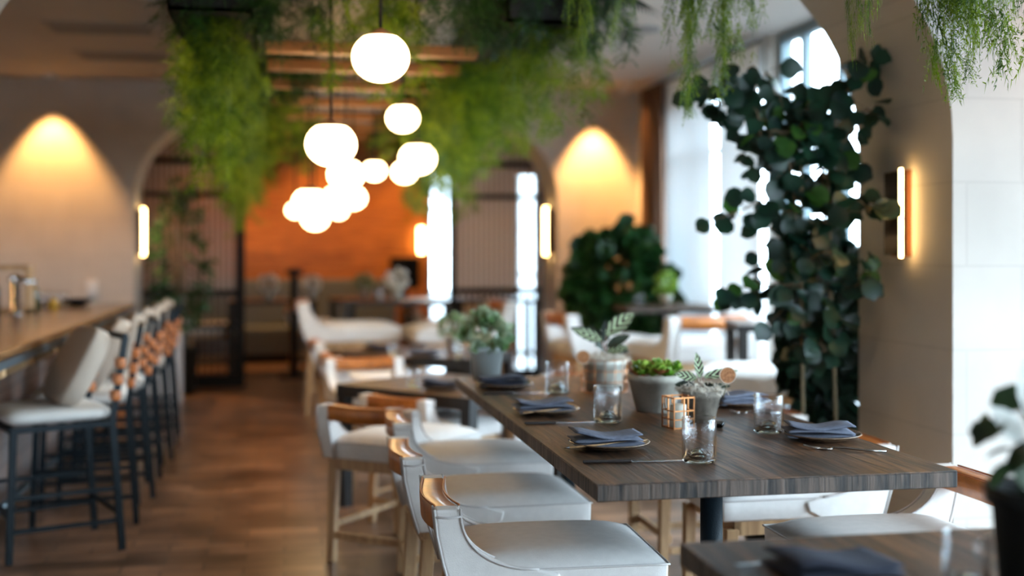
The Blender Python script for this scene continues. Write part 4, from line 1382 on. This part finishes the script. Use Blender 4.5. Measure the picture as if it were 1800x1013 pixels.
pc = P(1231, 741, TZ)
calathea_plant('small striped calathea in a weathered clay pot on the set table', (pc.x, pc.y, TZ), (
    (4, 10, .150, .038, .062, 0, .06), (178, 10, .095, .040, .058, 0, -.10), (110, 78, .100, .040, .058, 0, .02), (-12, 6, .105, .03, .020, 1, .05), (182, 12, .085, .042, .026, 1, .25), (150, -5, .07, .03, .02, 1, .1), (-60, 10, .05, .026, .03, 1, .1)))
def marker(label, px, py, zc, base_z, r0):
    p = Q(px, py, zc); t = thing('plant_marker', label, 'plant marker', p, R(-8), 'round cork plant markers')
    M = Matrix.Rotation(R(90), 4, 'X')
    m = MB().lathe([(0, -.003), (r0, -.003), (r0, .003), (0, .003)], 32); m.v = [tuple(M @ Vector(v)) for v in m.v]; m.build('disc', cork, t, bevel=.001)
    m = MB().lathe([(r0 - .001, -.0035), (r0 + .002, -.0035), (r0 + .002, .0035), (r0 - .001, .0035)], 32, close=True); m.v = [tuple(M @ Vector(v)) for v in m.v]; m.build('rim', mat('birch_rim', (.62, .48, .36), .6), t)
    MB().tube([(0, 0, -r0), (-.018, 0, -r0 - (p.z - r0 - base_z))], .0022, 6).build('pick', stake_m, t, True)


marker('round cork marker stuck in the calathea clay pot', 1279, 660, 4.44, TZ + .10, .030)
pw = P(1062, 688, TZ)
calathea_plant('leafy calathea in a cream wire-wrapped pot, behind the succulents', (pw.x, pw.y, TZ), (
    (165, 30, .16, .06, .09, 1, .2), (185, 22, .15, .055, .10, 0, .05), (15, 38, .20, .075, .12, 0, .25), (60, 60, .12, .05, .09, 1, .1), (-30, 15, .10, .05, .05, 0, .2), (130, 50, .12, .05, .08, 1, .1), (-120, 20, .10, .05, .06, 1, .2), (5, 5, .12, .05, .05, 1, .2), (-20, 30, .12, .05, .07, 1, .2)), potm=creampot, pr=(.082, .100, .150))
marker('round cork marker in the cream wire-wrapped pot', 1025, 628, 5.35, TZ + .13, .030)
wr = thing('wire_cachepot', 'brass wire cage wrapped round the cream pot', 'wire cage', (pw.x, pw.y, TZ))
m = MB()
for z in (.004, .05, .10, .150):
    m.tube([(0.106 * math.cos(a), 0.106 * math.sin(a), z) for a in [k * math.pi / 18 for k in range(37)]], .0022, 6)
m.build('ring_wires', copper, wr, True)
m = MB()
for k in range(14):
    a = k * math.pi / 7; m.tube([(0.106 * math.cos(a), 0.106 * math.sin(a), 0.003), (0.106 * math.cos(a), 0.106 * math.sin(a), .152)], .0018, 6)
m.build('upright_wires', copper, wr, True)

# copper candle basket
pb = P(1192, 752, TZ)
bk = thing('wire_candle_basket', 'copper wire basket with a handle, holding a candle glass', 'candle holder', (pb.x, pb.y, TZ), R(12))
m = MB(); s_ = .042; hh = .118
for x in (-s_, 0, s_):
    for y in (-s_, s_):
        m.bar((x, y, 0), (x, y, hh), .0045); m.bar((y, x, 0), (y, x, hh), .0045)
for z in (.004, .035, .066, hh - .004):
    for y in (-s_, s_):
        m.bar((-s_, y, z), (s_, y, z), .0045); m.bar((y, -s_, z), (y, s_, z), .0045)
m.build('wire_frame', copper, bk)
MB().tube([(-s_, 0, hh - .004), (-s_ - .012, 0, hh + .006), (-s_ - .016, 0, hh - .02), (-s_ - .010, 0, hh - .05)], .002, 6).build('handle', copper, bk, True)
o = MB().lathe([(0, .002), (.03, .002), (.03, .085), (0, .085)], 28).build('candle_glass', candle_m, smooth=True, loc=(pb.x, pb.y, TZ + .001), bevel=.002)
tag(o, 'pale candle standing inside the copper wire basket', 'candle')
o = MB().lathe([(0, .0), (.016, 0), (.026, .012), (.028, .02), (.025, .02), (.014, .004), (0, .004)], 24).build('salt_dish', glass, smooth=True, loc=(*P(1262, 752, TZ)[:2], TZ))
tag(o, 'tiny clear dish peeking out behind the nearest tumbler', 'dish')

# foreground black pot plant
pf = Q(1835, 1000, 2.2)
fp = bush('potted_plant', 'dark blurred potted plant on the nearest table at the right border', (pf.x, pf.y, TZ), .24, .42, .11, 24, leafmat('murky_leaf', (.010, .025, .012), (.05, .09, .03), .2), .07, .215, 12, potm=planter_m, potr=.095)
m = MB(); leaf(m, (-.02, 0, .34), (-.25, -.2, 1), (0, -1, .2), .12, LONG, .1); m.raw('petal', flower_m, fp)
m = MB(); leaf(m, (-.04, 0, .30), (-.7, -.2, .7), (0, -1, .2), .10, LONG, .1); m.raw('petal', flower_m, fp)

# ---------------------------------------------------------------- things on the bar
def bottle(label, x, y, m, h=.28, r=.038):
    lathe_thing('bottle', label, 'bottle', [(0, 0), (r, 0), (r, h * .6), (r * .35, h * .78), (r * .35, h), (0, h)], m, (x, y, 1.10), 'bottles on the bar', 20)


tap = thing('beer_tap', 'polished tap column at the near end of the bar', 'tap', (-2.02, 9.6, 1.10))
MB().lathe([(.07, 0), (.07, .01), (.035, .02), (.035, .30), (0, .31)], 24).build('column', cutlery_m, tap, True)
for k in range(3): MB().tube([(.03, -.12 + k * .12, .27), (.12, -.12 + k * .12, .24)], .012, 8).build('spout', cutlery_m, tap, True)
MB().tube([(0, -.16, .27), (0, .16, .27)], .022, 12).build('crossbar', cutlery_m, tap, True)
wbx = thing('wooden_caddy', 'open amber wooden shelf box standing on the bar', 'box', (-2.12, 9.95, 1.10))
m = MB(); m.box((-.2, -.12, .33), (.15, .12, .37)); m.box((-.2, -.12, 0), (-.17, .12, .33)); m.box((.12, -.12, 0), (.15, .12, .33)); m.box((-.2, -.12, 0), (.15, .12, .02)); m.build('box', oak, wbx)
for k, (x, y, c, h, lb) in enumerate(((-1.98, 10.1, (.02, .05, .03), .26, 'dark green bottle beside the wooden box'), (-2.2, 9.75, (.02, .015, .012), .3, 'black bottle behind the tap'), (-1.90, 10.45, (.55, .30, .03), .10, 'small amber bottle among the glasses'), (-2.1, 10.6, (.03, .03, .035), .22, 'slim black bottle behind the glasses'))):
    bottle(lb, x, y, mat('bottle_%d' % k, c, .15, coat=.6), h)
for k in range(6):
    glass_thing('clear glass in the group on the bar, %s from the wooden box' % ['first', 'second', 'third', 'fourth', 'fifth', 'sixth'][k], (-2.02 + (k % 2) * .12, 10.35 + k * .13, 1.10), .12, .036, 'glasses grouped on the bar')
lathe_thing('bowl', 'low dark bowl near the far end of the bar', 'bowl', [(0, 0), (.05, 0), (.13, .06), (.125, .065), (.05, .012), (0, .012)], black, (-1.76, 10.8, 1.10))
